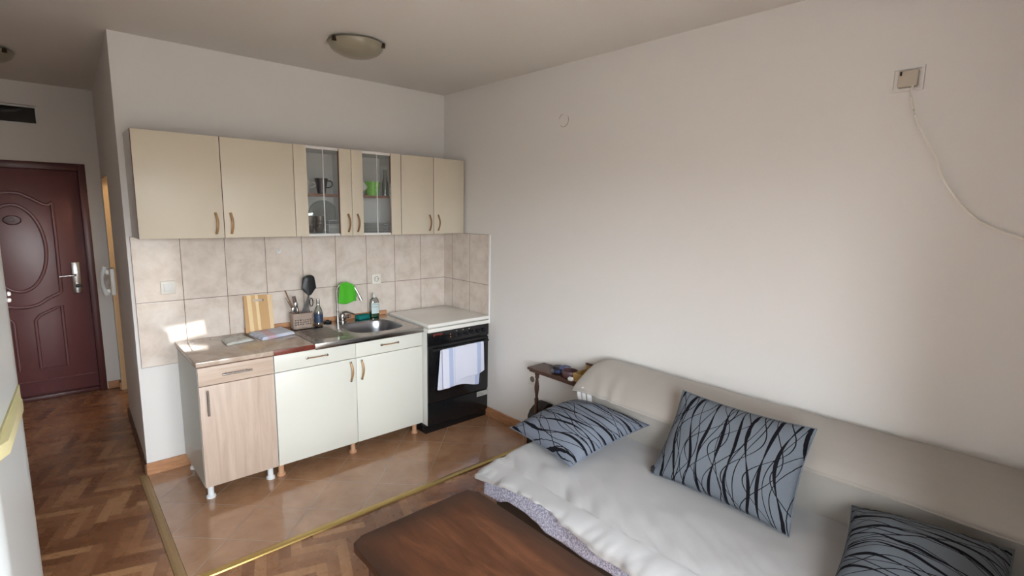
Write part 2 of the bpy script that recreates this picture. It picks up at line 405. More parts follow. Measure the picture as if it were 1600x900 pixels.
def tag(o, label, cat, group=None, kind=None):
    if label: o['label'] = label
    if cat: o['category'] = cat
    if group: o['group'] = group
    if kind: o['kind'] = kind
    return o
def thing(name, loc, label, cat, group=None):
    o = bpy.data.objects.new(name, None); COL.objects.link(o); o.location = loc; o.empty_display_size = .1
    return tag(o, label, cat, group)
def struct(name, mb, mat, smooth=False):
    o = mb.build(name, mat, smooth=smooth); o['kind'] = 'structure'; return o
def solidify(o, t, off=0.0):
    m = o.modifiers.new('thickness', 'SOLIDIFY'); m.thickness = t; m.offset = off; return o
def subsurf(o, n=1):
    m = o.modifiers.new('smooth', 'SUBSURF'); m.levels = n; m.render_levels = n; return o

# ------------------------------------------------------------------ room shell
H = 2.697; YW = -4.5; YD = 2.12; XL = -3.5; XH = -2.305
def wall_x(mb, x0, x1, y0, y1, z0, z1, holes):
    """wall running along x between x0..x1; holes = (xa, xb, za, zb)"""
    xs = sorted({x0, x1} | {h[i] for h in holes for i in (0, 1)}); zs = sorted({z0, z1} | {h[i] for h in holes for i in (2, 3)})
    for a, b in zip(xs, xs[1:]):
        for c, d in zip(zs, zs[1:]):
            mx_, mz_ = (a + b) / 2, (c + d) / 2
            if not any(h[0] < mx_ < h[1] and h[2] < mz_ < h[3] for h in holes): mb.box(a, b, y0, y1, c, d)
def wall_y(mb, x0, x1, y0, y1, z0, z1, holes):
    ys = sorted({y0, y1} | {h[i] for h in holes for i in (0, 1)}); zs = sorted({z0, z1} | {h[i] for h in holes for i in (2, 3)})
    for a, b in zip(ys, ys[1:]):
        for c, d in zip(zs, zs[1:]):
            my_, mz_ = (a + b) / 2, (c + d) / 2
            if not any(h[0] < my_ < h[1] and h[2] < mz_ < h[3] for h in holes): mb.box(x0, x1, a, b, c, d)

m = MB(); m.box(XL - .1, .1, YW - .25, YD + .5, -.12, -.004); struct('floor', m, M['parquet'])
m = MB(); m.box(XL - .1, .1, YW - .25, YD + .5, H, H + .1); struct('ceiling', m, M['ceil'])
m = MB(); m.box(XH, 0, -1.25, 0, -.004, 0); struct('floor_tiles', m, M['ftile'])
m = MB(); m.box(0, .1, YW - .25, YD + .1, 0, H); struct('wall_right', m, M['wall'])
m = MB(); m.box(XH, .0, 0, .12, 0, H); struct('wall_kitchen', m, M['wall'])
m = MB(); wall_y(m, XH, XH + .12, .12, YD, 0, H, [(1.24, 2.0, 0, 1.945)]); struct('wall_hall', m, M['wall'])
m = MB(); m.box(XL - .1, XL, YW - .25, YD + .1, 0, H); struct('wall_left', m, M['wall'])
m = MB(); wall_x(m, XL, XH + .9, YD, YD + .12, 0, H, [(-3.36, -2.352, 0, 2.06), (-3.3, -2.624, 2.365, 2.515)]); struct('wall_far', m, M['wall'])
m = MB(); m.box(XL, XH + .9, YD + .12, YD + .2, 0, H); struct('wall_stairwell', m, M['wall'])
m = MB(); m.box(XH + .9, XH + 1.0, .12, YD + .2, 0, H); struct('wall_bathroom', m, M['wall'])
# window wall behind the camera
DX0, DX1, DZ0, DZ1 = -1.85, -1.38, .10, 2.12
WX0, WX1, WZ0, WZ1 = -3.30, -2.05, .85, 2.20
m = MB(); wall_x(m, XL, 0, YW - .2, YW, 0, H, [(DX0 - .1, DX1 + .1, .0, DZ1 + .1), (WX0, WX1, WZ0, WZ1)]); struct('wall_window', m, M['wall'])
# tiled splashback, 8 mm proud of the plaster
m = MB(); m.box(-2.2878, 0, -.008, 0, .7071, 1.5273); struct('trim_1', m, M['tile_x'])
m = MB(); m.box(-.008, 0, -.6407, -.008, .7071, 1.5273); struct('trim_2', m, M['tile_y'])
m = MB(); m.box(-.0105, 0, -.652, -.6407, .80, 1.529); struct('trim_3', m, M['wplastic'])
m = MB(); m.box(-1.69, -.60, -.028, -.008, .851, .884, .003); struct('trim_4', m, M['base_wood'])
# brass floor strips
def strip(pts, name, mat=None):
    mb = MB()
    (x0, y0), (x1, y1) = pts
    if abs(x1 - x0) > abs(y1 - y0):
        mb.prism([(y0, -.003), (y0 + .003, .004), (y0 + .018, .0065), (y1 - .018, .0065), (y1 - .003, .004), (y1, -.003)], 'x', x0, x1)
    else:
        mb.prism([(x0, -.003), (x0 + .003, .004), (x0 + .015, .0065), (x1 - .015, .0065), (x1 - .003, .004), (x1, -.003)], 'y', y0, y1)
    struct(name, mb, mat or M['brass'])
strip(((-2.345, -1.295), (0, -1.25)), 'trim_5')
M['brass_dull'] = plain('worn_brass_strip', lin(168, 140, 102), .5, .4, var=.1, scale=40)
strip(((-2.352, -1.295), (-2.305, -.0)), 'trim_6', M['brass_dull'])
# skirting
m = MB(); m.box(XH - .006, -2.05, -.016, 0, 0, .078, .002); struct('baseboard_kitchen', m, M['base_wood'])
m = MB(); m.box(-.014, 0, -4.48, -.02, 0, .076, .002); struct('baseboard_right', m, M['base_wood'])
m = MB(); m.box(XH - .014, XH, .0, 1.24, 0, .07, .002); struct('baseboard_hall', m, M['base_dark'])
m = MB(); m.box(-2.345, XH + .048, YD - .014, YD, 0, .07, .002); m.box(XL, -3.37, YD - .014, YD, 0, .07, .002); struct('baseboard_far', m, M['base_wood'])
m = MB(); m.box(XL, XL + .014, YW, YD - .02, 0, .07, .002); struct('baseboard_left', m, M['base_wood'])
m = MB(); m.box(XH - .014, XH + .0, 2.0, YD - .015, 0, .07); struct('baseboard_corner', m, M['base_wood'])
# doorway lining to the lit side room
m = MB(); m.box(XH + .001, XH + .119, 1.99, 2.0, 0, 1.935); m.box(XH + .001, XH + .119, 1.24, 2.0, 1.935, 1.945); struct('trim_7', m, M['jamb'])
for nm in ('wall_hall', 'baseboard_hall', 'trim_7', 'baseboard_corner'):
    for v_ in bpy.data.objects[nm].data.vertices:
        if v_.co.y > .0: v_.co.x += .026 * v_.co.y
# dark transom pane over the entrance
m = MB(); m.box(-3.3, -2.624, YD + .07, YD + .09, 2.365, 2.515); k_ = struct('window_3', m, M['black_gls'])
m = MB()
for a in ((-3.3, -2.624, YD + .055, YD + .075, 2.365, 2.377), (-3.3, -2.624, YD + .055, YD + .075, 2.503, 2.515), (-2.636, -2.624, YD + .055, YD + .075, 2.377, 2.503), (-3.3, -3.288, YD + .055, YD + .075, 2.377, 2.503)): m.box(*a)
struct('trim_8', m, M['wplastic'])
# balcony door and windows behind the camera
def frame(name, x0, x1, z0, z1, w=.1):
    mb = MB(); y0, y1 = YW - .14, YW - .07
    mb.box(x0 - w, x0, y0, y1, z0 - w, z1 + w); mb.box(x1, x1 + w, y0, y1, z0 - w, z1 + w)
    mb.box(x0, x1, y0, y1, z0 - w, z0); mb.box(x0, x1, y0, y1, z1, z1 + w)
    struct(name, mb, M['wplastic'])
frame('door_2', DX0, DX1, DZ0, DZ1)
frame('window_1', WX0 + .07, WX1 - .07, WZ0 + .07, WZ1 - .07, .07)
b = MB()  # added unseen cloth bundle, keeps door light off the right wall
pc = []
for i in range(60):
    a = 2 * PI * i / 60; rr_ = 1 + .16 * math.sin(a * 11)
    pc.append((-1.25 + .085 * math.cos(a) * rr_, -4.22 + .24 * math.sin(a) * rr_))
b.prism(pc, 'z', .03, 2.5); o = b.build('blocker', plain('grey_blocker', lin(170, 166, 160), .9), origin=(-1.25, -4.22, .03)); tag(o, 'gathered grey curtain added out of view to shade the right wall', 'blocker')
m = MB(); m.box(-3.6, .1, -5.8, YW - .2, -.15, -.03); struct('ground_balcony', m, M['outdoor'])
m = MB(); m.box(-3.6, .1, -5.9, -5.8, -.15, .95); struct('wall_parapet', m, M['outdoor'])

# ------------------------------------------------------------------ entrance door
DC = -2.857; YF = YD + .06
d = MB(); d.box(-3.30, -2.405, YF, YF + .05, .0, 2.0, .004)
door = struct('door_1', d, M['door'], smooth=True)
fr = MB()
fr.box(-2.405, -2.352, YD - .012, YF + .06, 0, 2.06, .004); fr.box(-3.36, -3.30, YD - .012, YF + .06, 0, 2.06, .004)
fr.box(-3.30, -2.405, YD - .012, YF + .06, 2.0, 2.06, .004); fr.box(-3.3, -2.405, YD + .0, YF + .0, 0, .035, .004)
fr.build('door_frame', M['door_frame'], door)
b = MB()
def mir(pts): return pts + [(2 * DC - x, z) for x, z in reversed(pts)]
half = [(DC, 1.80), (DC + .06, 1.795), (DC + .13, 1.755), (DC + .2, 1.705), (DC + .235, 1.70), (DC + .262, 1.722), (DC + .262, 1.715), (DC + .262, 1.40), (DC + .258, 1.1), (DC + .258, .945),
        (DC + .24, .925), (DC + .17, .89), (DC + .10, .84), (DC + .04, .825), (DC, .823)]
loop = mir(half)
b.tube([(x, YF - .002, z) for x, z in loop[:-1]], (.014, .010), 8, smooth=False, closed=True, flat=(0, 1, 0))
b.tube([(DC + .19 * math.cos(t), YF - .002, 1.33 + .37 * math.sin(t)) for t in [2 * PI * i / 48 for i in range(48)]], (.014, .010), 8, smooth=False, closed=True, flat=(0, 1, 0))
for sgn in (1, -1):
    P_ = [(.068, .27), (.068, .70), (.10, .745), (.16, .775), (.21, .80), (.25, .815), (.25, .27)]
    b.tube([(DC + sgn * x, YF - .002, z) for x, z in P_], (.013, .010), 8, smooth=False, closed=True, flat=(0, 1, 0))
b.tube([(-3.28, YF - .002, .16), (-2.42, YF - .002, .16)], .008, 8, smooth=False)
b.build('door_moulding', M['door'], door)
b = MB(); b.lathe([(0, .012), (.05, .010), (.058, 0)], mat=Matrix.Rotation(PI / 2, 3, 'X') if False else Matrix(((1, 0, 0), (0, 0, -1), (0, 1, 0))), c=(DC, YF, 1.57), sy=.7)
b.cyl((DC, YF - .018, 1.575), (DC, YF - .004, 1.575), .012, .014); b.build('door_viewer', M['door_frame'], door)
b = MB(); b.box(-2.516, -2.456, YF - .012, YF, .918, 1.198, .004); b.cyl((-2.487, YF - .05, 1.085), (-2.487, YF - .01, 1.085), .011)
b.tube([(-2.487, YF - .05, 1.085), (-2.53, YF - .052, 1.083), (-2.603, YF - .05, 1.078)], .0095, 10)
b.build('door_handle', M['chrome'], door)
b = MB(); b.cyl((-2.485, YF - .02, .985), (-2.485, YF - .01, .985), .016); b.box(-2.492, -2.45, YF - .05, YF - .018, .978, .99, .002); b.build('door_lock', M['black_pl'], door)

# intercom on the hall wall
r = thing('intercom_phone', (XH, 1.0, 1.04), 'white wall intercom handset on the hallway wall beside the entrance', 'intercom')
b = MB(); b.box(XH - .03, XH, .9, 1.0, 1.05, 1.25, .008); b.build('base', M['cplastic'], r)
b = MB(); b.tube([(XH - .05, 1.0, 1.255), (XH - .066, 1.0, 1.21), (XH - .072, 1.0, 1.15), (XH - .066, 1.0, 1.09), (XH - .05, 1.0, 1.045)], lambda t: (.024, .012 + .008 * abs(2 * t - 1)), 12, flat=(1, 0, 0)); b.box(XH - .052, XH - .02, .985, 1.015, 1.06, 1.09, .004); b.box(XH - .052, XH - .02, .985, 1.015, 1.2, 1.235, .004)
b.build('handset', M['wplastic'], r)

# ------------------------------------------------------------------ ceiling lamps
def ceiling_lamp(x, y, label):
    r = thing('ceiling_light', (x, y, H), label, 'lamp')
    b = MB(); b.lathe([(.0, 0), (.10, 0), (.10, -.018), (.0, -.022)], (x, y, H)); b.build('mounting_plate', M['wplastic'], r)
    b = MB(); pr = [(.156 * math.sin(t), -.03 - .075 * math.cos(t) + .022) for t in [PI / 2 * i / 12 for i in range(13)]]
    pr = [(.0001, pr[0][1])] + pr[1:]; R0 = pr[-1][0]
    pr2 = pr + [(R0 + .004, pr[-1][1] + .004), (R0 - .003, pr[-1][1] + .006)] + [(a * .965, z + .005) for a, z in reversed(pr)]
    b.lathe(pr2, (x, y, H - .012), 40); b.build('glass_bowl', M['frosted'], r)
    for a in (75, 195, 315):
        ca, sa = math.cos(math.radians(a)), math.sin(math.radians(a))
        b = MB(); b.box(.148, .170, -.010, .010, -.035, -.008, .003); bmesh.ops.rotate(b.bm, verts=b.bm.verts, cent=(0, 0, 0), matrix=Matrix.Rotation(math.radians(a), 3, 'Z'))
        bmesh.ops.translate(b.bm, verts=b.bm.verts, vec=(x, y, H - .004)); b.tube([(x + .09 * ca, y + .09 * sa, H - .01), (x + .155 * ca, y + .155 * sa, H - .012)], .003, 6, smooth=False)
        b.build('clip', M['clip'], r)
ceiling_lamp(-1.20, -.83, 'shallow marbled glass ceiling light with metal clips above the kitchenette')
ceiling_lamp(-2.865, 1.0, 'glass ceiling light in the hallway, cut off by the picture edge')

# ------------------------------------------------------------------ wall bits
m = MB(); t = []
r0 = .042
b = MB(); b.lathe([(.0, .001), (.040, .0012), (.043, 0)], mat=Matrix(((0, 0, -1), (0, 1, 0), (1, 0, 0))), c=(0, -1.407, 2.334))
o = b.build('junction_cover', M['wall'], origin=(0, -1.407, 2.334)); tag(o, 'round painted-over junction cover high on the white wall', 'wall cover')
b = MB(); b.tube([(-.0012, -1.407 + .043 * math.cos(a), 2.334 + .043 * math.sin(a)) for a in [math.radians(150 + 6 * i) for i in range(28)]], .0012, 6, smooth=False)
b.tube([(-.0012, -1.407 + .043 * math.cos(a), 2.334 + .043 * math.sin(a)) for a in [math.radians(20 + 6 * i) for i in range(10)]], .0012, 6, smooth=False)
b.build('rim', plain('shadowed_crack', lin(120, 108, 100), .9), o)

r = thing('wall_junction_box', (0, -3.29, 2.28), 'open white junction box high on the wall with loose cord', 'junction box')
b = MB()
for a in ((-.012, 0, -3.345, -3.335, 2.235, 2.33), (-.012, 0, -3.245, -3.235, 2.235, 2.33), (-.012, 0, -3.335, -3.245, 2.32, 2.33), (-.012, 0, -3.335, -3.245, 2.235, 2.245)): b.box(*a)
b.box(-.003, 0, -3.335, -3.245, 2.245, 2.32); b.build('frame', M['wall'], r)
b = MB(); b.box(-.03, -.003, -3.328, -3.262, 2.248, 2.312, .006); b.build('terminal_block', plain('aged_plastic', lin(190, 180, 164), .5), r)
b = MB(); b.box(-.032, -.029, -3.275, -3.268, 2.293, 2.308); b.build('dark_slot', M['dark_hole'], r)
cp = [(-.03, -3.315, 2.25), (-.05, -3.318, 2.213), (-.062, -3.340, 2.128), (-.06, -3.382, 2.036), (-.055, -3.422, 1.958), (-.05, -3.446, 1.894), (-.04, -3.481, 1.83), (-.026, -3.525, 1.767), (-.014, -3.572, 1.718), (-.012, -3.631, 1.683), (-.01, -3.703, 1.656), (-.01, -3.80, 1.63), (-.01, -4.0, 1.60), (-.01, -4.6, 1.6)]
b = MB(); b.tube(cp, .0042, 8); o = b.build('hanging_cable', M['cplastic'], origin=(-.03, -3.315, 2.25)); tag(o, 'thin white cord hanging loosely down the wall from the junction box', 'cable')

def outlet_y(x, z, lab, sw=False):      # on the splashback
    r = thing('light_switch' if sw else 'power_socket', (x, -.008, z), lab, 'light switch' if sw else 'power socket')
    b = MB(); b.box(x - .04, x + .04, -.017, -.008, z - .041, z + .041, .004); b.build('plate', M['cplastic'], r)
    if sw:
        b = MB(); b.box(x - .024, x + .024, -.023, -.016, z - .024, z + .024, .003, rot=Matrix.Rotation(math.radians(4), 3, 'X'), piv=(x, -.017, z)); b.build('rocker', M['wplastic'], r)
    else:
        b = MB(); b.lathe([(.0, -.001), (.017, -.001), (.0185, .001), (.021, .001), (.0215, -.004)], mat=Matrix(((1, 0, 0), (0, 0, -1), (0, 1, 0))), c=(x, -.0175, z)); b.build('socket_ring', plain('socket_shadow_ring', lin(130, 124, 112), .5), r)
        for s_ in (-1, 1):
            b = MB(); b.cyl((x + s_ * .0085, -.0205, z), (x + s_ * .0085, -.0165, z), .003); b.build('pin_hole', M['dark_hole'], r)
outlet_y(-2.115, 1.205, 'cream square light switch on the beige tiles above the worktop end', True)
outlet_y(-.683, 1.152, 'cream power socket on the beige tiles above the washing-up liquid')
r = thing('power_socket', (0, -1.18, .46), 'cream power socket low on the white wall beside the side table', 'power socket')
b = MB(); b.box(-.012, 0, -1.222, -1.138, .415, .503, .004); b.build('plate', M['cplastic'], r)
RX = Matrix(((0, 0, -1), (0, 1, 0), (1, 0, 0)))
b = MB(); b.lathe([(.0001, .0005), (.019, .0005), (.022, .003), (.024, -.002)], mat=RX, c=(-.0125, -1.18, .459)); b.build('socket_well', plain('grey_socket_well', lin(120, 112, 104), .6), r)
b = MB(); b.lathe([(0, .022), (.006, .022), (.008, .010), (.017, .006), (.018, 0)], mat=Matrix(((1, 0, 0), (0, 0, -1), (0, 1, 0))), c=(-1.437, -.008, 1.409))
o = b.build('wall_hook', M['wplastic'], origin=(-1.437, -.008, 1.409)); tag(o, 'small round white hook stuck on the wall tiles under the cabinets', 'hook')

# ------------------------------------------------------------------ handles
def bow_handle(parent, x, y, z, L, vertical, mat=None, name='handle', ends=False):
    mt = mat or M['bronze']; h = L / 2; D = .026
    b = MB(); P_ = []
    for i in range(13):
        t = -1 + 2 * i / 12; off = D * (1 - t * t) ** .5 * .75 + .008 if abs(t) < 1 else .008
        off = .010 + .018 * math.cos(t * PI / 2)
        sw = .006 * math.cos(t * PI / 2)
        P_.append((x + sw, y - off, z + h * t) if vertical else (x + h * t, y - off, z + .3 * sw))
    b.tube(P_, (.0075, .0035) if vertical else (.0035, .0075), 8, smooth=False, flat=(0, 1, 0))
    b.build(name, mt, parent)
    if ends:
        for t in (-1, 1):
            b = MB()
            if vertical: b.box(x - .007, x + .007, y - .014, y, z + h * t - .007, z + h * t + .007, .002)
            else: b.box(x + h * t - .009, x + h * t + .009, y - .014, y, z - .007, z + .007, .002)
            b.build('handle_end', M['chrome'], parent)
def bar_handle(parent, x, y, z, L, vertical):
    b = MB(); h = L / 2
    if vertical:
        b.cyl((x, y - .03, z - h), (x, y - .03, z + h), .006)
        for t in (-.7, .7): b.cyl((x, y - .03, z + h * t), (x, y, z + h * t), .004)
    else:
        b.cyl((x - h, y - .03, z), (x + h, y - .03, z), .006)
        for t in (-.7, .7): b.cyl((x + h * t, y - .03, z), (x + h * t, y, z), .004)
    b.build('handle', M['chrome'], parent)

# ------------------------------------------------------------------ wall cabinets
UZ0, UZ1, UY = 1.527, 2.130, -.314
def wall_cabinet(x0, x1, xm, label, glass=False):
    r = thing('wall_cabinet', ((x0 + x1) / 2, 0, UZ0), label, 'kitchen cabinet', 'cream wall cabinets above the splashback')
    yb = -.0085; yf = UY + .019; t = .016
    b = MB(); b.box(x0, x0 + t, yf, yb, UZ0 + .001, UZ1 - .001); b.box(x1 - t, x1, yf, yb, UZ0 + .001, UZ1 - .001)
    b.box(x0 + t, x1 - t, yf, yb, UZ0 + .001, UZ0 + t); b.box(x0 + t, x1 - t, yf, yb, UZ1 - t, UZ1 - .001)
    b.box(x0 + t, x1 - t, yb - .004, yb, UZ0 + t, UZ1 - t)
    b.build('body', M['carcass'], r)
    for xa in (x0, x1 - t):
        b = MB(); b.box(xa, xa + t, yf - .0012, yf, UZ0 + .001, UZ1 - .001); b.build('edge_band', M['edge_brown'], r)
    if glass:
        b = MB(); b.box(x0 + t, x1 - t, yf + .01, yb - .004, 1.800, 1.816); b.build('shelf', M['carcass'], r)
        b = MB(); b.box(x0 + t, x1 - t, yf + .009, yf + .0101, 1.800, 1.816); b.build('shelf_edge', M['shelf_wood'], r)
        b = MB(); b.box(xm - .008, xm + .008, yf + .001, yb - .004, UZ0 + t, UZ1 - t); b.build('divider', M['carcass'], r)
    for i, (a, c) in enumerate(((x0, xm), (xm, x1))):
        g = .0018; a += g; c -= g
        if not glass:
            b = MB(); b.box(a, c, UY, yf - .0015, UZ0, UZ1, .0015); dd = b.build('door', M['cream'], r)
            b = MB(); b.box(a - .0006, c + .0006, UY + .001, yf - .0018, UZ0 - .0005, UZ1 + .0005); b.build('edge_band', M['edge_brown'], dd)
        else:
            w1, w2 = (.084, .088) if i == 0 else (.084, .084)
            b = MB(); b.box(a, a + w1, UY, yf - .0015, UZ0, UZ1, .0015); b.box(c - w2, c, UY, yf - .0015, UZ0, UZ1, .0015)
            dd = b.build('door', M['cream'], r)
            b = MB(); b.box(c - w2 - .004, c - w2, UY + .0005, yf - .002, UZ0 + .002, UZ1 - .002); b.build('edge_band', M['edge_brown'], dd)
            for za, zb in ((UZ1 - .018, UZ1), (UZ0, UZ0 + .014)):
                b = MB(); b.box(a + w1, c - w2 - .004, UY + .003, yf - .002, za, zb); b.build('glass_rail', M['wplastic'], dd)
            xc = (a + w1 + c - w2) / 2
            b = MB(); b.box(xc - .0028, xc + .0028, UY + .001, UY + .006, UZ0 + .0, UZ1); b.build('glass_edge_strip', M['wplastic'], dd)
            b = MB(); b.box(a + w1, xc + .004, UY + .009, UY + .012, UZ0 + .014, UZ1 - .018); b.build('glass_pane', M['glass'], dd)
            b = MB(); b.box(xc - .004, c - w2 - .004, UY + .004, UY + .007, UZ0 + .014, UZ1 - .018); b.build('glass_pane', M['glass'], dd)
        hx = (c - .045) if i == 0 else (a + .034)
        if glass: hx = (c - .035) if i == 0 else (a + .032)
        bow_handle(dd, hx, UY, 1.616, .128, True, M['bronze_d'] if (glass or x0 > -.7) else M['bronze'])
    return r
wall_cabinet(-2.2754, -1.4131, -1.8431, 'wide cream wall cabinet with two plain doors at the left end')
wall_cabinet(-1.4131, -.6148, -1.0130, 'wall cabinet with two narrow glass doors showing crockery', True)
wall_cabinet(-.6148, -.0166, -.3193, 'cream wall cabinet with two plain doors above the stove')

# crockery inside the glass cabinet
def cup(name, x, y, z, h, rt, rb, mat, label, cat, hang=0, group=None, tilt=None):
    r = thing(name, (x, y, z), label, cat, group)
    pr = [(0.0001, 0), (rb, 0), (rb + (rt - rb) * .3, h * .3), (rt, h), (rt - .003, h), (rb + (rt - rb) * .3 - .003, h * .3), (rb - .003, .004), (0.0001, .004)]
    mt = Matrix.Rotation(tilt, 3, 'Y') if tilt else None
    b = MB(); b.lathe(pr, (x, y, z), 32, mat=mt); b.build('cup_body', mat, r)
    if hang is not None:
        ca, sa = math.cos(hang), math.sin(hang); b = MB()
        pts = [(rt * .9, h * .86), (rt + .022, h * .82), (rt + .028, h * .6), (rt + .012, h * .45), (rt * .74, h * .42)]
        P_ = []
        for a, q in pts:
            p = Vector((a * ca, a * sa, q))
            if mt: p = mt @ p
            P_.append(p + Vector((x, y, z)))
        b.tube(P_, .0045, 8); b.build('handle', mat, r)
    return r
cup('mug', -1.178, -.18, 1.816, .11, .046, .026, M['navy'], 'tapered navy mug on the shelf of the glass cabinet', 'mug', -.3)
cup('mug', -1.288, -.16, 1.816, .10, .042, .030, M['white_cer'], 'white mug beside the navy mug behind glass', 'mug', -.2)
cup('glass_bowl', -.79, -.19, 1.816, .105, .058, .046, M['green_pl'], 'bright green see-through tumbler behind the right glass door', 'tumbler', None)
cup('mug', -.862, -.20, 1.862, .08, .04, .032, M['white_cer'], 'tilted white cup with terracotta rim beside the green tumbler', 'mug', .4, tilt=-.7)
b = MB(); b.lathe([(.0405, .078), (.0415, .082), (.037, .082)], (-.862, -.20, 1.862), 32, mat=Matrix.Rotation(-.7, 3, 'Y'))
o = b.build('cup_rim', M['orange_cer'], bpy.data.objects['mug.002'])
b = MB(); b.lathe([(.0001, 0), (.022, 0), (.024, .01), (.024, .10), (.012, .14), (.011, .2), (.013, .205), (.010, .205), (.009, .14), (.021, .1), (.021, .006), (.0001, .006)], (-.672, -.17, 1.816), 24)
o = b.build('tall_glass', M['pet'], origin=(-.672, -.17, 1.816)); tag(o, 'tall clear glass carafe at the right side of the cabinet shelf', 'carafe')
def plates(x, y, z, n, r0, mat, label, group, dz=.011, deep=.012):
    for i in range(n):
        b = MB(); rr = r0 - (i % 2) * .004
        b.lathe([(.0001, .0), (rr * .6, .0), (rr * .72, .004), (rr, deep), (rr + .001, deep + .003), (rr * .7, .008), (rr * .58, .004), (.0001, .004)], (x, y, z + i * dz), 36)
        o = b.build('plate', mat, origin=(x, y, z + i * dz)); tag(o, label, 'plate', group)
plates(-1.09, -.165, 1.5435, 5, .075, M['white_cer'], 'white plate in the low stack behind the left glass door', 'plates behind the left glass door')
plates(-.77, -.165, 1.5435, 6, .112, M['plate_grey'], 'wide plate in the stack behind the right glass door', 'plates behind the right glass door')
# stack of drinking glasses and a standing round glass dish
for ix in range(2):
    for iz in range(3):
        b = MB(); x = -1.285 + .072 * ix; b.lathe([(.0001, 0), (.022, 0), (.031, .018), (.034, .05), (.031, .05), (.028, .02), (.02, .004), (.0001, .004)], (x + .004 * iz, -.20, 1.5435 + iz * .033), 24)
        o = b.build('small_bowl', M['glass_g'], origin=(x, -.2, 1.5435 + iz * .033)); tag(o, 'small smoky glass bowl in the nested stacks inside the left glass cabinet', 'bowl', 'nested smoky glass bowls')
b = MB(); b.lathe([(.0001, .004), (.09, .0), (.112, -.008), (.116, -.006), (.092, .004), (.0001, .008)], mat=Matrix(((1, 0, 0), (0, 0, -1), (0, 1, 0))), c=(-1.115, -.05, 1.66), n=40)
o = b.build('serving_dish', M['glass_g'], origin=(-1.115, -.05, 1.545)); tag(o, 'round clear glass dish standing on edge behind the plates', 'dish')
b = MB()
for z_ in (1.632, 1.585):
    for y_ in (-.25, -.05): b.tube([(-1.16, y_, z_), (-1.025, y_, z_)], .0018, 6, smooth=False)
for x_ in (-1.16, -1.025): 
    for y_ in (-.25, -.05): b.tube([(x_, y_, 1.543), (x_, y_, 1.634)], .0018, 6, smooth=False)
    b.tube([(x_, -.25, 1.632), (x_, -.05, 1.632)], .0018, 6, smooth=False)
o = b.build('wire_rack', M['wplastic'], origin=(-1.09, -.15, 1.543)); tag(o, 'thin white wire rack over the plates behind the left glass door', 'rack')

# ------------------------------------------------------------------ base cabinets
BY, ZB, ZT = -.6074, .0923, .8173
def foot(parent, x, y, mat):
    b = MB(); b.lathe([(.0001, 0), (.026, 0), (.026, .012), (.019, .018), (.017, .022), (.017, ZB)], (x, y, 0), 20); b.build('foot', mat, parent)
def base_cabinet(name, x0, x1, splits, front, side, footm, label, oak=False):
    r = thing(name, ((x0 + x1) / 2, -.3, 0), label, 'kitchen cabinet')
    t = .018; yf = BY + .018; yb = -.035
    b = MB(); b.box(x0, x0 + t, yf, yb, ZB, ZT); b.box(x1 - t, x1, yf, yb, ZB, ZT); b.box(x0 + t, x1 - t, yf, yb, ZB, ZB + t)
    b.box(x0 + t, x1 - t, yb - .004, yb, ZB + t, ZT); b.box(x0 + t, x1 - t, yf, yf + .08, ZT - t, ZT)
    b.build('body', side, r)
    for (a, c) in splits:
        a += .0015; c -= .0015
        b = MB(); b.box(a, c, BY, yf - .0015, .7065, ZT - .004, .0012); dr = b.build('drawer', M['oak_h'] if oak else front, r)
        b = MB(); b.box(a, c, BY, yf - .0015, ZB + .001, .7025, .0012); dd = b.build('door', front, r)
        if oak:
            bar_handle(dr, -1.899, BY, .763, .16, False); bar_handle(dd, -2.058, BY, .611, .15, True)
        else:
            left = a < -1.2
            cx = (-1.423 if left else -.90); bow_handle(dr, cx, BY, .767, .128, False, ends=True)
            hx = (-1.197 if left else -1.118); bow_handle(dd, hx, BY, .617, .13, True, ends=True)
    for fy in (-.545, -.09):
        xs = [x0 + .035, x1 - .035] + ([(x0 + x1) / 2 + .0] if not oak else [])
        if not oak: xs = [x0 + .028, (x0 + x1) / 2 - .012, x1 - .04]
        for fx in xs: foot(r, fx, fy, footm)
    return r
base_cabinet('base_cabinet', -2.0969, -1.6900, [(-2.0969, -1.6900)], M['oak'], M['carcass_grey'], M['foot_white'], 'pale oak base cabinet on white feet, at the left end', True)
base_cabinet('sink_cabinet', -1.6870, -.6242, [(-1.6870, -1.1547), (-1.1547, -.6242)], M['cream2'], M['carcass_grey'], M['foot_tan'], 'wide cream sink cabinet with two drawers and two doors')

# worktops
r = thing('worktop', (-1.9, -.3, .82), 'glossy beige marbled worktop on the oak cabinet', 'worktop')
b = MB(); b.box(-2.104, -1.6885, -.617, -.0085, .822, .85, .003); b.build('top', M['worktop'], r)
b = MB(); b.box(-2.102, -1.6885, -.612, -.03, ZT, .822); b.build('underside_strip', M['edge_brown'], r)
r = thing('worktop', (-1.55, -.3, .82), 'glossy beige worktop with mahogany-red front edge left of the sink', 'worktop')
b = MB(); b.box(-1.6880, -1.436, -.614, -.0085, .8175, .8495, .002); b.build('top', M['worktop'], r)
b = MB(); b.box(-1.6880, -1.436, -.618, -.614, .8175, .8495, .001); b.build('front_edge', M['red_edge'], r)

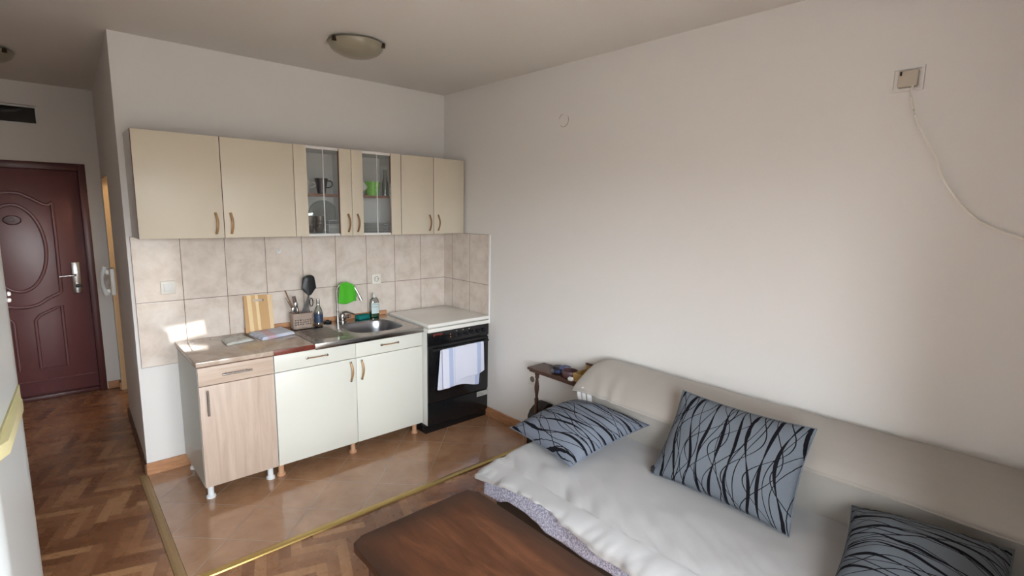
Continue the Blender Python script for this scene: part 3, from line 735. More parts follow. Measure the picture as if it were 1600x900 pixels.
# steel sink sheet
r = thing('kitchen_sink', (-.95, -.35, .82), 'stainless steel inset sink with ribbed drainer on the cream cabinet', 'sink')
SX0, SX1, SY0, SY1, SZ = -1.435, -.6225, -.622, -.0085, .851
cx, cy, ax, ay = -.905, -.355, .205, .195
XM = -1.135
b = MB(); N = 96
def sup(a, ax_, ay_, p=3.2):
    c, s_ = math.cos(a), math.sin(a); q = (abs(c) ** p + abs(s_) ** p) ** (-1 / p); return (cx + ax_ * c * q, cy + ay_ * s_ * q)
outer, ang = [], []
def hit(a):
    c, s_ = math.cos(a), math.sin(a); ts = []
    if c > 1e-9: ts.append((SX1 - cx) / c)
    if c < -1e-9: ts.append((XM - cx) / c)
    if s_ > 1e-9: ts.append((SY1 - cy) / s_)
    if s_ < -1e-9: ts.append((SY0 - cy) / s_)
    t_ = min(ts); return (cx + c * t_, cy + s_ * t_)
cor = [math.atan2(yy - cy, xx - cx) % (2 * PI) for xx in (XM, SX1) for yy in (SY0, SY1)]
A_ = sorted(set([2 * PI * i / N for i in range(N)] + cor))
prof = [(1.0, 0.0), (.985, -.003), (.965, -.012), (.93, -.07), (.90, -.125), (.86, -.145), (.78, -.153), (.4, -.156), (.12, -.158)]
rings = [[b.bm.verts.new((*hit(a), SZ)) for a in A_], [b.bm.verts.new((*sup(a, ax + .012, ay + .012), SZ + .0)) for a in A_]]
for f_, z_ in prof: rings.append([b.bm.verts.new((*sup(a, ax * f_, ay * f_), SZ + z_)) for a in A_])
for ri, (P1, P2) in enumerate(zip(rings, rings[1:])):
    for i in range(len(A_)):
        j = (i + 1) % len(A_); f = b.bm.faces.new((P1[i], P1[j], P2[j], P2[i])); f.material_index = 1 if ri > 1 else 0
b.bm.faces.new(rings[-1][::-1])
b.box(SX0, SX1, SY0 - .002, SY0 + .001, .812, SZ, .0008); b.box(SX1 - .001, SX1 + .001, SY0, SY1, .83, SZ)
b.build('bowl', [M['steel'], M['steel_b']], r)
def ridge(u, v):
    x = SX0 + (XM - SX0) * u; y = SY0 + (SY1 - SY0) * v
    inn = min(1, max(0, (x + 1.405) / .02)) * min(1, max(0, (-1.155 - x) / .02)) * min(1, max(0, (y + .53) / .02)) * min(1, max(0, (-.12 - y) / .02))
    return (x, y, SZ - .010 * inn * (1 - abs(math.sin(PI * (y + .53) / .041)) ** 1.5) - (.001 * inn))
b = MB(); b.grid(ridge, 36, 150); b.build('drainer', M['steel'], r)
b = MB(); b.lathe([(.0001, .002), (.02, .002), (.036, .004), (.038, .0)], (cx, cy, SZ - .158), 28); b.build('drain', M['chrome'], r)

# faucet
r = thing('kitchen_faucet', (-1.03, -.085, .851), 'chrome swan-neck faucet behind the sink bowl', 'faucet')
b = MB(); b.lathe([(.0001, 0), (.03, 0), (.03, .006), (.024, .012), (.024, .05), (.02, .062), (.0001, .066)], (-1.012, -.085, .851), 28)
b.cyl((-1.012, -.09, .885), (-.985, -.16, .90), .016, .013); b.build('mixer_body', M['dchrome'], r)
b = MB(); b.cyl((-1.056, -.10, .852), (-1.056, -.10, .90), .011); b.build('spout_base', M['chrome'], r)
b = MB(); b.tube([(-1.056, -.10, .89), (-1.056, -.10, 1.0), (-1.056, -.10, 1.09), (-1.048, -.105, 1.128), (-1.02, -.118, 1.152), (-.98, -.142, 1.152), (-.945, -.165, 1.122), (-.925, -.182, 1.075), (-.915, -.192, 1.045)], .0085, 14)
b.cyl((-.9165, -.1905, 1.052), (-.908, -.198, 1.022), .011, .0125); b.build('spout', M['chrome'], r)
b = MB(); b.tube([(-1.012, -.085, .915), (-.985, -.095, .925), (-.93, -.12, .905)], lambda t: (.011 - .003 * t, .006), 10); b.build('lever', M['dchrome'], r)
b = MB(); b.cyl((-1.056, -.10, .93), (-1.056, -.10, .945), .0095); b.build('collar', M['dchrome'], r)

# green cloth over the spout
SPP = [(-1.034, -.111, 1.146), (-1.015, -.121, 1.160), (-.99, -.136, 1.163), (-.962, -.155, 1.148), (-.945, -.166, 1.13)]
def green(u, v):
    t = u * 4; i = min(int(t), 3); f = t - i; p = Vector(SPP[i]).lerp(Vector(SPP[i + 1]), f)
    s_ = (v - .5) * 2; nrm = Vector((.50, .86, 0)); k2 = abs(s_); drop = (.168 if s_ < 0 else .14) + .014 * math.sin(u * 5)
    out = .013 + .008 * math.sin(u * 13 + (1 if s_ < 0 else 3)) * k2
    pr = p + nrm * (math.copysign(min(out, k2 * .09), s_) if k2 > 0 else 0)
    z = 1.158 - .0 * k2 - max(0, k2 - .1) * drop + (p.z - 1.158) * (1 - k2) 
    return (pr.x + (u - .5) * .03 * k2, pr.y, z)
b = MB(); b.grid(green, 24, 24); o = b.build('dish_cloth', M['green_cloth'], origin=(-.99, -.14, 1.0)); solidify(o, .003); tag(o, 'bright green cloth draped over the faucet spout', 'cloth')

# plug, sponge, soap, bottle
b = MB(); b.lathe([(.0001, 0), (.028, 0), (.03, .004), (.03, .012), (.012, .016), (.010, .022), (.0001, .022)], (-1.12, -.06, .852), 24)
o = b.build('sink_plug', M['black_pl'], origin=(-1.12, -.06, .852)); tag(o, 'black rubber sink plug beside the faucet', 'plug')
b = MB(); b.box(-.90, -.795, -.115, -.055, .852, .885, .006, rot=Matrix.Rotation(.25, 3, 'Z'), piv=(-.85, -.08, .86)); o = b.build('sponge', M['teal'], origin=(-.85, -.08, .852)); tag(o, 'dark teal sponge behind the sink bowl', 'sponge')
x, y = -.742, -.085
r = thing('washing_up_bottle', (x, y, .852), 'clear washing-up bottle with green liquid and pale label', 'bottle')
b = MB(); b.lathe([(.0001, 0), (.036, 0), (.04, .008), (.040, .12), (.034, .145), (.016, .165), (.0001, .166)], (x, y, .852), 32, sy=.6); b.build('bottle_body', M['pet'], r)
b = MB(); b.lathe([(.0001, .002), (.034, .002), (.0375, .009), (.0375, .045), (.0001, .046)], (x, y, .852), 32, sy=.58); b.build('liquid', M['liq'], r)
b = MB(); b.lathe([(.0135, .162), (.0135, .185), (.007, .19), (.006, .2), (.0001, .2)], (x, y, .852), 20); b.build('cap', M['plate_grey'], r)
b = MB(); b.grid(lambda u, v: (x + .0412 * math.sin(-.9 + 1.8 * u), y - .6 * .0412 * math.cos(-.9 + 1.8 * u) - .0004, .885 + .085 * v), 16, 2); lb = b.build('label', M['label_pale'], r)
for dz in (.072, .053):
    b = MB(); b.grid(lambda u, v: (x + .0412 * math.sin(-.8 + 1.6 * u), y - .6 * .0412 * math.cos(-.8 + 1.6 * u) - .001, .885 + dz + .0022 * v), 14, 1); b.build('print_line', M['black_pl'], lb)
x, y = -1.217, -.135
r = thing('small_bottle', (x, y, .852), 'small clear bottle with dark blue label beside the cutlery holder', 'bottle')
b = MB(); b.lathe([(.0001, 0), (.028, 0), (.031, .006), (.031, .10), (.024, .13), (.012, .155), (.011, .175), (.0001, .175)], (x, y, .852), 28); b.build('bottle_body', M['pet'], r)
b = MB(); b.lathe([(.0315, .03), (.0318, .03), (.0318, .095), (.0315, .095)], (x, y, .852), 28); b.build('label', M['label_blue'], r)
b = MB(); b.lathe([(.0125, .17), (.0125, .195), (.0105, .205), (.0001, .205)], (x, y, .852), 20); b.build('cap', M['glass_g'], r)

# cutting board leaning on the tiles
r = thing('cutting_board', (-1.60, -.05, .851), 'striped bamboo cutting board leaning against the wall tiles', 'cutting board')
bm_ = MB(); 
W_, Hh_, T_ = .185, .262, .014
def rr(x0, x1, z0, z1, rad, n=5):
    o_ = []
    for (cx_, cz_, a0) in ((x1 - rad, z1 - rad, 0), (x0 + rad, z1 - rad, 90), (x0 + rad, z0 + rad, 180), (x1 - rad, z0 + rad, 270)):
        for i in range(n + 1):
            a = math.radians(a0 + 90 * i / n); o_.append((cx_ + rad * math.cos(a), cz_ + rad * math.sin(a)))
    return o_
o1 = rr(-W_ / 2, W_ / 2, 0, Hh_, .008); i1 = rr(-.035, .035, Hh_ - .045, Hh_ - .029, .0078)
me_ = bm_.bm
def ringpair(yy):
    return [me_.verts.new((a, yy, c)) for a, c in o1], [me_.verts.new((a, yy, c)) for a, c in i1]
fo, fi = ringpair(0); bo, bi = ringpair(T_)
n_ = len(o1)
for i in range(n_):
    j = (i + 1) % n_
    me_.faces.new((fo[i], fo[j], fi[j], fi[i])); me_.faces.new((bo[i], bi[i], bi[j], bo[j])); me_.faces.new((fo[i], bo[i], bo[j], fo[j])); me_.faces.new((fi[i], fi[j], bi[j], bi[i]))
bmesh.ops.rotate(me_, verts=me_.verts, cent=(0, 0, 0), matrix=Matrix.Rotation(math.radians(-11), 3, 'X'))
bmesh.ops.rotate(me_, verts=me_.verts, cent=(0, 0, 0), matrix=Matrix.Rotation(math.radians(2), 3, 'Y'))
bmesh.ops.translate(me_, verts=me_.verts, vec=(-1.605, -.078, .8515))
bm_.build('board', M['board_wood'], r, smooth=False)

# cloths on the worktop
def flatcloth(name, quad, z, h, mat, label, seed, layers=2):
    c = sum((Vector((*q, 0)) for q in quad), Vector()) / 4
    b = MB()
    for L in range(layers):
        sh = 1 - .03 * L
        def f(u, v):
            a = Vector((*quad[0], 0)).lerp(Vector((*quad[1], 0)), u); d_ = Vector((*quad[3], 0)).lerp(Vector((*quad[2], 0)), u); p = a.lerp(d_, v); p = c + (p - c) * sh
            q = noise.noise(Vector((p.x * 14 + seed, p.y * 14, L * 3.0))); ed = min(1, 6 * min(u, v, 1 - u, 1 - v))
            p += Vector((noise.noise(Vector((u * 4, seed, L))), noise.noise(Vector((v * 4, seed + 5, L))), 0)) * .012
            return (p.x, p.y, z + L * h + h * .75 * (.5 + q) * ed + .0025)
        b.grid(f, 28, 22)
    o = b.build(name, mat, origin=(c.x, c.y, z)); solidify(o, .0035); tag(o, label, 'cloth'); return o
flatcloth('printed_cloth', [(-1.875, -.325), (-1.705, -.285), (-1.735, -.115), (-1.865, -.13)], .851, .007, M['printed'], 'folded white cloth with grey print on the worktop end', 1.0, 2)
flatcloth('tea_towel', [(-1.665, -.325), (-1.435, -.265), (-1.455, -.05), (-1.69, -.10)], .851, .0065, M['tea'], 'folded white tea towel with pale blue and pink checks', 4.0, 3)

# cutlery holder
r = thing('cutlery_holder', (-1.335, -.14, .852), 'taupe plastic cutlery holder with square holes beside the cutting board', 'cutlery holder')
bx, by, wx, wy = -1.338, -.125, .068, .045
P_ = rr(-wx, wx, -wy, wy, .025, 5)
per = []
for i in range(len(P_)):
    a, c = Vector(P_[i]), Vector(P_[(i + 1) % len(P_)])
    n_ = max(1, round((c - a).length / .0085))
    for k2 in range(n_): per.append(a.lerp(c, k2 / n_))
zs = [.005, .012, .02, .033, .041, .049, .057, .065, .073, .081, .09, .104, .118]
b = MB(); V = [[b.bm.verts.new((bx + p.x * (1 + .10 * z / .12), by + p.y * (1 + .10 * z / .12), .852 + z)) for p in per] for z in zs]
for zi in range(len(zs) - 1):
    for i in range(len(per)):
        j = (i + 1) % len(per)
        mid = (per[i] + per[j]) / 2
        hole = zi in (3, 5, 7) and i % 2 == 0 and abs(mid.x) < .058 
        if zi == 0 and per[i].y < -wy + .002 and abs(mid.x + .0) < .03: continue
        if not hole: b.bm.faces.new((V[zi][i], V[zi][j], V[zi + 1][j], V[zi + 1][i]))
bot = [b.bm.verts.new((bx + p.x, by + p.y, .858)) for p in per]; b.bm.faces.new(bot)
o = b.build('basket_body', M['basket'], r); solidify(o, .0022)
UG = 'cutlery standing in the taupe holder'
def stick(name, p0, p1, rad, mat, label, cat, flat=None):
    b = MB(); b.tube([p0, p1], rad, 8, smooth=False, flat=flat); o = b.build(name, mat, origin=p0); tag(o, label, cat); return o
stick('wooden_spoon', (-1.345, -.125, .87), (-1.435, -.10, 1.135), lambda t: (.006 + .003 * t, .005), M['wood_spoon'], 'long wooden spoon handle leaning left out of the holder', 'spoon')
stick('wooden_spatula', (-1.34, -.11, .87), (-1.372, -.085, 1.085), lambda t: (.012, .004), plain('brown_handle', lin(98, 76, 70), .5), 'shorter brown wooden spatula beside the knife in the holder', 'spatula')
r = thing('table_fork', (-1.38, -.14, .87), 'metal fork with dark handle at the left of the holder', 'fork')
b = MB(); b.tube([(-1.375, -.14, .87), (-1.405, -.135, 1.0), (-1.43, -.13, 1.06)], .004, 8); b.build('handle', M['dchrome'], r)
b = MB(); b.tube([(-1.425, -.13, 1.05), (-1.437, -.128, 1.075), (-1.446, -.126, 1.085)], lambda t: (.011 - .004 * t, .002), 8); b.build('head', M['dchrome'], r)
for i, (x_, y_, z_) in enumerate(((-1.398, -.155, 1.0), (-1.372, -.135, 1.03))):
    r = thing('table_spoon', (x_, y_, .87), ('shiny spoon bowl lowest at the left of the holder', 'shiny spoon standing behind the lowest spoon')[i], 'spoon')
    b = MB(); b.tube([(x_ + .03, y_, .87), (x_, y_, z_ - .02)], .003, 8, smooth=False); b.build('handle', M['chrome'], r)
    b = MB(); b.lathe([(.0001, -.024), (.010, -.018), (.014, -.004), (.013, .010), (.007, .02), (.0001, .023)], (x_ - .002, y_, z_), 16, sy=.3); b.build('head', M['chrome'], r)
r = thing('kitchen_knife', (-1.33, -.15, .87), 'knife with a broad bright steel blade pointing up from the holder', 'knife')
b = MB(); b.prism([(-1.345, .965), (-1.322, .962), (-1.283, 1.075), (-1.285, 1.092), (-1.297, 1.088)], 'y', -.152, -.150); b.build('blade', M['chrome'], r)
b = MB(); b.tube([(-1.355, -.151, .87), (-1.334, -.151, .966)], .008, 8, smooth=False); b.build('handle', M['black_pl'], r)
r = thing('serving_spatula', (-1.30, -.12, .87), 'black spatula with a large slanted head standing in the holder', 'spatula')
b = MB(); b.tube([(-1.298, -.12, .87), (-1.283, -.115, 1.0), (-1.274, -.112, 1.10)], (.007, .005), 10); b.build('handle', plain('steel_grey_handle', lin(90, 88, 88), .35, .5), r)
def spat(u, v):
    w = .052 * (1 - .35 * max(0, (.28 - v) / .28) ** 1.2) * (1 - .10 * v)
    w = (.026 + (.054 - .026) * min(1, v / .3)) * (1 - .22 * max(0, (v - .3) / .7))
    x = (u - .5) * 2 * w
    return (-1.270 + x + .004 * v, -.108 - .012 * (1 - (2 * u - 1) ** 2) * (1 if v < .9 else .5) - .02 * v * 0 + .006 * v, 1.085 + .150 * v - .022 * v * abs(2 * u - 1) ** 3 + .02 * (1 - v) * abs(2 * u - 1) ** 2)
b = MB(); b.grid(spat, 14, 16)
o = b.build('head', M['black_pl'], r); solidify(o, .0035); m_ = o.modifiers.new('b', 'BEVEL'); m_.width = .003; m_.segments = 2
r = thing('kitchen_scissors', (-1.27, -.13, .87), 'dark looped scissor handle at the right of the holder', 'scissors')
b = MB(); b.tube([(-1.262 + .012 * math.cos(a), -.125, 1.035 + .03 * math.sin(a)) for a in [2 * PI * i / 20 for i in range(20)]], .004, 8, smooth=False, closed=True); b.build('handle', M['black_pl'], r)
b = MB(); b.tube([(-1.266, -.125, 1.006), (-1.28, -.125, .875)], .004, 8, smooth=False); b.build('blade', M['chrome'], r)

# ------------------------------------------------------------------ stove
SXL, SXR, SYF = -.602, -.010, -.6402
r = thing('gas_stove', (-.3, -.33, 0), 'freestanding black-fronted oven and stove with closed white lid', 'stove')
b = MB(); b.box(SXL + .006, SXR, SYF + .008, -.04, .06, .80, .003); b.build('body', M['white_en'], r)
b = MB(); b.box(SXL + .005, SXR - .003, SYF + .0035, SYF + .0079, .062, .80); b.build('front_backing', M['black'], r)
b = MB(); b.box(SXL - .012, SXR, SYF + .012, -.06, .0, .06, .002); b.build('plinth', M['black'], r)
b = MB(); b.box(SXL, SXR, SYF - .018, -.03, .802, .832, .006, 3); b.build('cooktop', M['white_en'], r)
b = MB(); b.box(SXL, SXR - .004, SYF - .022, -.06, .838, .868, .010, 4); b.build('lid', M['white_en'], r)
for x_ in (-.56, -.08):
    b = MB(); b.cyl((x_ - .02, -.045, .848), (x_ + .02, -.045, .848), .012); b.box(x_ - .012, x_ + .012, -.075, -.045, .84, .856); b.build('hinge', M['wplastic'], r)
b = MB(); b.box(SXL + .004, SXR, SYF - .006, SYF + .008, .702, .80, .003); pan = b.build('control_panel', M['black'], r)
RY = Matrix(((1, 0, 0), (0, 0, -1), (0, 1, 0)))
for x_ in (-.352, -.298, -.238, -.178, -.112, -.052):
    b = MB(); b.lathe([(.017, 0), (.017, .006), (.0135, .010), (.0125, .022), (.0001, .023)], mat=RY, c=(x_, SYF - .006, .752), n=24); b.box(x_ - .002, x_ + .002, SYF - .033, SYF - .028, .752, .763); b.build('knob', M['black_pl'], pan)
for x_ in (-.335, -.27, -.21):
    b = MB(); b.box(x_ - .007, x_ + .007, SYF - .008, SYF - .006, .781, .789); b.build('symbol', M['grey_print'], pan)
for z_ in (.745, .765):
    b = MB(); b.cyl((-.392, SYF - .010, z_), (-.392, SYF - .006, z_), .005); b.build('indicator_light', plain('amber_lamp', lin(170, 110, 80), .3), pan)
cu = bpy.data.curves.new('logo_text', 'FONT'); cu.body = 'gorenje'; cu.size = .028; cu.extrude = .0004; cu.align_x = 'CENTER'
to = bpy.data.objects.new('tmp', cu); COL.objects.link(to); bpy.context.view_layer.update()
me = bpy.data.meshes.new_from_object(to); bpy.data.objects.remove(to)
me.transform(Matrix.Translation((-.508, SYF - .0068, .774)) @ Matrix.Rotation(PI / 2, 4, 'X')); me.materials.clear(); me.materials.append(M['red_print'])
o = bpy.data.objects.new('logo', me); COL.objects.link(o); o.parent = pan; o.matrix_parent_inverse = world(pan).inverted()
b = MB(); b.box(SXL + .004, SXR - .002, SYF - .010, SYF + .008, .245, .697, .004); dr = b.build('oven_door', M['black'], r)
b = MB(); b.box(SXL + .07, SXR - .07, SYF - .012, SYF - .009, .31, .62, .002); b.build('window', M['black_gls'], dr)
b = MB(); b.tube([(SXL + .03, SYF - .045, .672), (SXR - .03, SYF - .045, .672)], .008, 12, smooth=False)
for x_ in (SXL + .035, SXR - .035): b.cyl((x_, SYF - .045, .672), (x_, SYF - .008, .672), .007)
b.build('handle', M['black_pl'], dr)
b = MB(); b.cyl((-.124, SYF - .014, .352), (-.124, SYF - .008, .352), .006); b.build('catch', M['chrome'], dr)
b = MB(); b.box(SXL + .004, SXR - .002, SYF - .008, SYF + .008, .062, .238, .004); dw = b.build('drawer', M['black'], r)
b = MB(); b.box(-.128, -.012, SYF - .0095, SYF - .0078, .190, .232, .0005); lb = b.build('rating_label', M['silver_lab'], dw)
for i in range(3):
    b = MB(); b.box(-.12, -.055 - .01 * i, SYF - .0101, SYF - .0094, .20 + .009 * i, .203 + .009 * i); b.build('print_line', M['grey_print'], lb)

# towel over the oven handle
r0y = SYF - .045
def towel(u, v):
    # v: 0 front bottom, .5 over the bar, 1 back bottom
    x = -.505 + .405 * u
    if v < .5:
        t = 1 - v * 2; L = .325 - .075 * u + .01 * math.sin(u * 9)
        if u > .97: L -= .0
        return (x - .006 * t * math.sin(u * 5) + .004 * t, r0y - .013 - .006 * t * (1 + math.sin(u * 11)), .682 - L * t)
    t = (v - .5) * 2; L = .325 + .035 * u + .012 * math.sin(u * 7 + 1)
    return (x - .03 * t - .0, r0y + .010 + .004 * t * math.sin(u * 10), .682 - L * t - .0)
b = MB(); b.grid(towel, 30, 40); o = b.build('dish_towel', M['towel'], origin=(-.30, SYF - .045, .68)); solidify(o, .004); subsurf(o); tag(o, 'white towel with pale blue stripes hanging on the oven handle', 'towel')

# ------------------------------------------------------------------ side table behind the sofa
r = thing('side_table', (-.1, -1.6, 0), 'narrow dark wooden side table with turned legs against the wall', 'side table')
b = MB(); b.box(-.188, -.012, -1.885, -1.298, .603, .620, .005, 3); b.box(-.178, -.02, -1.875, -1.31, .590, .603, .004); b.build('top', M['dwood'], r)
sp = [(.012, .0), (.016, .03), (.012, .05), (.010, .07), (.016, .10), (.018, .13), (.012, .17), (.010, .19), (.018, .205), (.018, .215)]
def spin(x_, y_):
    b = MB(); b.lathe([(.014, .28), (.014, .372), (.016, .385), (.010, .40), (.011, .42), (.0165, .46), (.017, .48), (.0115, .525), (.010, .54), (.017, .55), (.012, .56), (.0165, .565), (.0165, .592)], (x_, y_, 0), 20); b.build('leg', M['dwood'], r)
for x_, y_ in ((-.145, -1.36), (-.145, -1.84), (-.05, -1.84)): spin(x_, y_)
pf = [(-.175, .0), (-.175, .20), (-.17, .255), (-.15, .29), (-.11, .318), (-.075, .336), (-.04, .338), (-.015, .322), (-.015, 0)]
for y_ in (-1.40, -1.87):
    b = MB(); b.prism([(x_ , z_) for x_, z_ in pf], 'y', y_, y_ + .10 if y_ > -1.5 else y_ + .02); b.build('leg_panel', M['ddwood'], r)
b = MB(); b.box(-.06, -.035, -1.85, -1.38, .27, .30, .003); b.build('stretcher', M['ddwood'], r)
x, y = -.115, -1.535
r = thing('small_jar', (x, y, .621), 'black-lidded jar on a dark saucer, on the side table', 'jar')
b = MB(); b.lathe([(.0001, 0), (.03, 0), (.05, .008), (.052, .011), (.03, .006), (.0001, .006)], (x, y, .621), 28); b.build('saucer', plain('dark_glazed_saucer', lin(58, 58, 62), .25), r)
b = MB(); b.lathe([(.0001, 0), (.030, 0), (.034, .008), (.034, .02), (.0001, .02)], (x, y, .6275), 28); b.build('jar_body', M['bluefoil'], r)
b = MB(); b.lathe([(.034, 0), (.038, .004), (.038, .017), (.034, .021), (.0001, .021)], (x, y, .648), 28); b.build('lid', M['black_pl'], r)
x, y = -.118, -1.645
b = MB(); b.lathe([(.0001, 0), (.045, 0), (.055, .012), (.056, .035), (.052, .046), (.048, .046), (.05, .035), (.048, .014), (.0001, .008)], (x, y, .621), 28, sx=.95, sy=1.1)
o = b.build('round_dish', M['purple'], origin=(x, y, .621)); tag(o, 'plum brown round dish on the side table', 'dish')
b = MB(); b.tube([(-.15, -1.59, .668), (-.11, -1.585, .682), (-.07, -1.60, .671)], lambda t: (.016, .005), 8); o = b.build('blue_wrapper', M['bluefoil'], origin=(-.11, -1.59, .668)); tag(o, 'crumpled blue wrapper lying over the plum brown dish', 'wrapper')
r = thing('wooden_box', (-.1, -1.77, .621), 'open yellowish wooden box on the side table by the sofa', 'box')
b = MB(); b.box(-.165, -.02, -1.83, -1.71, .621, .627); b.box(-.165, -.157, -1.83, -1.71, .627, .675); b.box(-.028, -.02, -1.83, -1.71, .627, .70); b.box(-.157, -.028, -1.718, -1.71, .627, .675); b.box(-.157, -.028, -1.83, -1.822, .627, .675)
b.build('box_body', M['ywood'], r)
b = MB(); b.box(-.0275, -.012, -1.83, -1.70, .702, .715, .003, rot=None); b.build('lid', M['dwood'], r)
b = MB(); b.lathe([(.0001, 0), (.016, .002), (.018, .012), (.012, .022), (.0001, .024)], (-.172, -1.70, .6205), 16, sy=1.4); o = b.build('white_pebble', M['wplastic'], origin=(-.172, -1.70, .6205)); tag(o, 'small white object on the table edge by the wooden box', 'pebble')

# ------------------------------------------------------------------ sofa
SY_L, SY_R = -1.90, -4.40
r = thing('sofa', (-.6, -3.1, 0), 'low sofa along the white wall, covered with pale cloths', 'sofa')
b = MB(); b.box(-1.02, -.04, SY_R + .02, SY_L - .04, .0, .275, .01); b.build('base', M['sofadark'], r)
b = MB(); b.box(-1.055, -.24, SY_R, SY_L - .012, .275, .400, .05, 5); b.build('seat', M['undersofa'], r)
prof = [(-.03, .10), (-.03, .745), (-.10, .775), (-.16, .765), (-.24, .73), (-.305, .68), (-.325, .63), (-.315, .56), (-.29, .48), (-.262, .40), (-.25, .10)]
b = MB(); b.prism(prof, 'y', SY_R, SY_L); b.build('backrest', M['undersofa'], r, smooth=True, angle=60)
def lining(u, v):
    a = u * 3.0; y = SY_L - .105 * min(1, a / 2.6) if a < 2.6 else SY_L - .105
    y = SY_L + .016 - .115 * u; x = -.338 - .006 * math.sin(u * 17) + .10 * max(0, (.14 - u) / .14) ** 2
    return (x + .035 * v, y, .668 - .165 * v - .012 * math.sin(u * 9))
b = MB(); b.grid(lining, 30, 8); o = b.build('end_lining', M['sofawhite'], r); solidify(o, .008)

# throw over the backrest
pf = [(-.012, .60), (-.012, .70), (-.022, .775), (-.055, .802), (-.105, .803), (-.16, .787), (-.215, .762), (-.27, .730), (-.315, .700), (-.343, .672), (-.350, .655)]
def backthrow(u, v):
    t = v * (len(pf) - 1); i = min(int(t), len(pf) - 2); f = t - i
    x = pf[i][0] + (pf[i + 1][0] - pf[i][0]) * f; z = pf[i][1] + (pf[i + 1][1] - pf[i][1]) * f
    y = SY_L + .03 + (SY_R - SY_L - .02) * u
    s_ = (SY_L - y)
    w = v ** 1.5
    n_ = noise.noise(Vector((y * 5, v * 3, 2.0))) * .010 + noise.noise(Vector((y * 14, v * 5, 8.0))) * .004
    end = max(0, 1 - max(0, s_ + .03) / .10)
    x -= n_ * w; z += n_ * .5 * (1 - w) + w * .008 * math.sin(y * 3.0)
    # diagonal folds near the end
    fold = math.exp(-((s_ - .22) / .12) ** 2) * .008 * math.sin((s_ * 60 - v * 9)) * w
    x -= fold
    z -= end ** 2 * .035 * (1 - .5 * v); y -= 0
    return (x, y, z)
b = MB(); b.grid(backthrow, 220, 34)
o = b.build('sofa_back_throw', M['backcloth'], origin=(-.15, -3.1, .70)); solidify(o, .007); tag(o, 'beige cloth draped over the top of the sofa backrest', 'throw blanket')
b = MB(); b.tube([Vector(backthrow(i / 110, 1)) + Vector((-.004, 0, -.001)) for i in range(111)], .0035, 6, smooth=False); b.build('hem', M['backcloth'], o)
b = MB(); b.tube([Vector(backthrow(i / 110, .94)) + Vector((-.006, 0, .001)) for i in range(111)], .0012, 6, smooth=False); b.build('stitching', M['undersofa'], o)

# speckled sheet hanging below the seat throw, in front
HEM = [(-1.90, .345), (-1.99, .355), (-2.12, .384), (-2.24, .398), (-2.39, .402), (-2.50, .374), (-2.60, .353), (-2.69, .337), (-2.78, .338), (-2.9, .345), (-3.2, .34), (-4.4, .34)]
LOW = [(-1.90, .25), (-2.0, .252), (-2.10, .288), (-2.19, .288), (-2.29, .278), (-2.36, .256), (-2.48, .254), (-2.69, .253), (-3.0, .25), (-4.4, .25)]
def interp(T, y):
    for (a, p), (c, q) in zip(T, T[1:]):
        if c <= y <= a:
            t = (a - y) / (a - c); t = t * t * (3 - 2 * t); return p + (q - p) * t
    return T[-1][1] if y < T[-1][0] else T[0][1]
def sheetf(u, v):
    y = SY_L + .0 + (SY_R - SY_L) * u; z0 = .37; z1 = interp(LOW, y)
    z = z0 + (z1 - z0) * v
    x = -1.064 - .003 * math.sin(y * 26) * v + noise.noise(Vector((y * 5, z * 5, 1))) * .012 * v
    return (x, y, z)
b = MB(); b.grid(sheetf, 260, 14)
# return round the sofa end
def sheete(u, v):
    x = -1.064 + .5 * u; z = .37 + (.25 - .37) * v
    return (x, SY_L + .0 + .004 * math.sin(x * 40) * v, z)
b.grid(sheete, 40, 10)
o = b.build('bed_sheet', M['sheet'], origin=(-.9, -3.1, .25)); solidify(o, .003); tag(o, 'lilac grey speckled sheet hanging under the cream throw at the sofa front', 'bed sheet')

# cream throw over the seat: cross profile from the backrest to the front hem
def seatz(x, y):
    z = .438 + .006 * noise.noise(Vector((x * 4, y * 4, 0))) + .004 * noise.noise(Vector((x * 11, y * 9, 4)))
    return z
def seatthrow(u, v):
    y = SY_L + .028 + (SY_R - SY_L) * u
    s_ = max(0, SY_L + .028 - y)
    hem = interp(HEM, y)
    xe = -1.0
    # diagonal wrinkles that fan out over the front edge
    if v < .72:
        t = v / .72; x = -.255 + (xe + .255) * t; z = seatz(x, y); k2 = max(0, (t - .55) / .45)
        z -= .022 * k2 ** 2
        rx, ry = x * .6 + y * .8, x * .8 - y * .6
        z += .016 * k2 * noise.noise(Vector((rx * 5, ry * 17, 9))) + .005 * k2 * noise.noise(Vector((rx * 9, ry * 34, 2)))
    else:
        t = (v - .72) / .28
        a = t * PI / 2
        zt = seatz(xe, y) - .022
        x = xe - .098 * math.sin(min(a * 1.25, PI / 2)) ; z = zt + (hem - zt) * (1 - math.cos(a)) ** .8
        w = .015 * noise.noise(Vector((y * 10 + z * 9, 3, 1))) + .010 * noise.noise(Vector((y * 24 + z * 16, t * 2, 5)))
        w = (w + .004) * (.3 + .8 * t)
        x -= w
        z += .25 * w
    # left end falls away
    e = max(0, 1 - s_ / .055); z -= e ** 2 * .045 * (1 if v < .72 else 1 - (v - .72) / .28 * .9)
    if s_ < .2:
        kk = (1 - s_ / .2) * max(0, (v - .25)); z += .005 * math.sin(v * 55 + s_ * 10) * kk
    return (x, y, z)
b = MB(); b.grid(seatthrow, 300, 110)
def endflap(u, v):
    q = seatthrow(0, u); L = .07 * (1 if u < .72 else (1 - (u - .72) / .28) )
    return (q[0], q[1] + .004 * math.sin(u * 60) * v, q[2] - L * v)
b.grid(endflap, 110, 6)
o = b.build('seat_throw', M['throw'], origin=(-.65, -3.1, .43)); bmesh.ops  # noqa
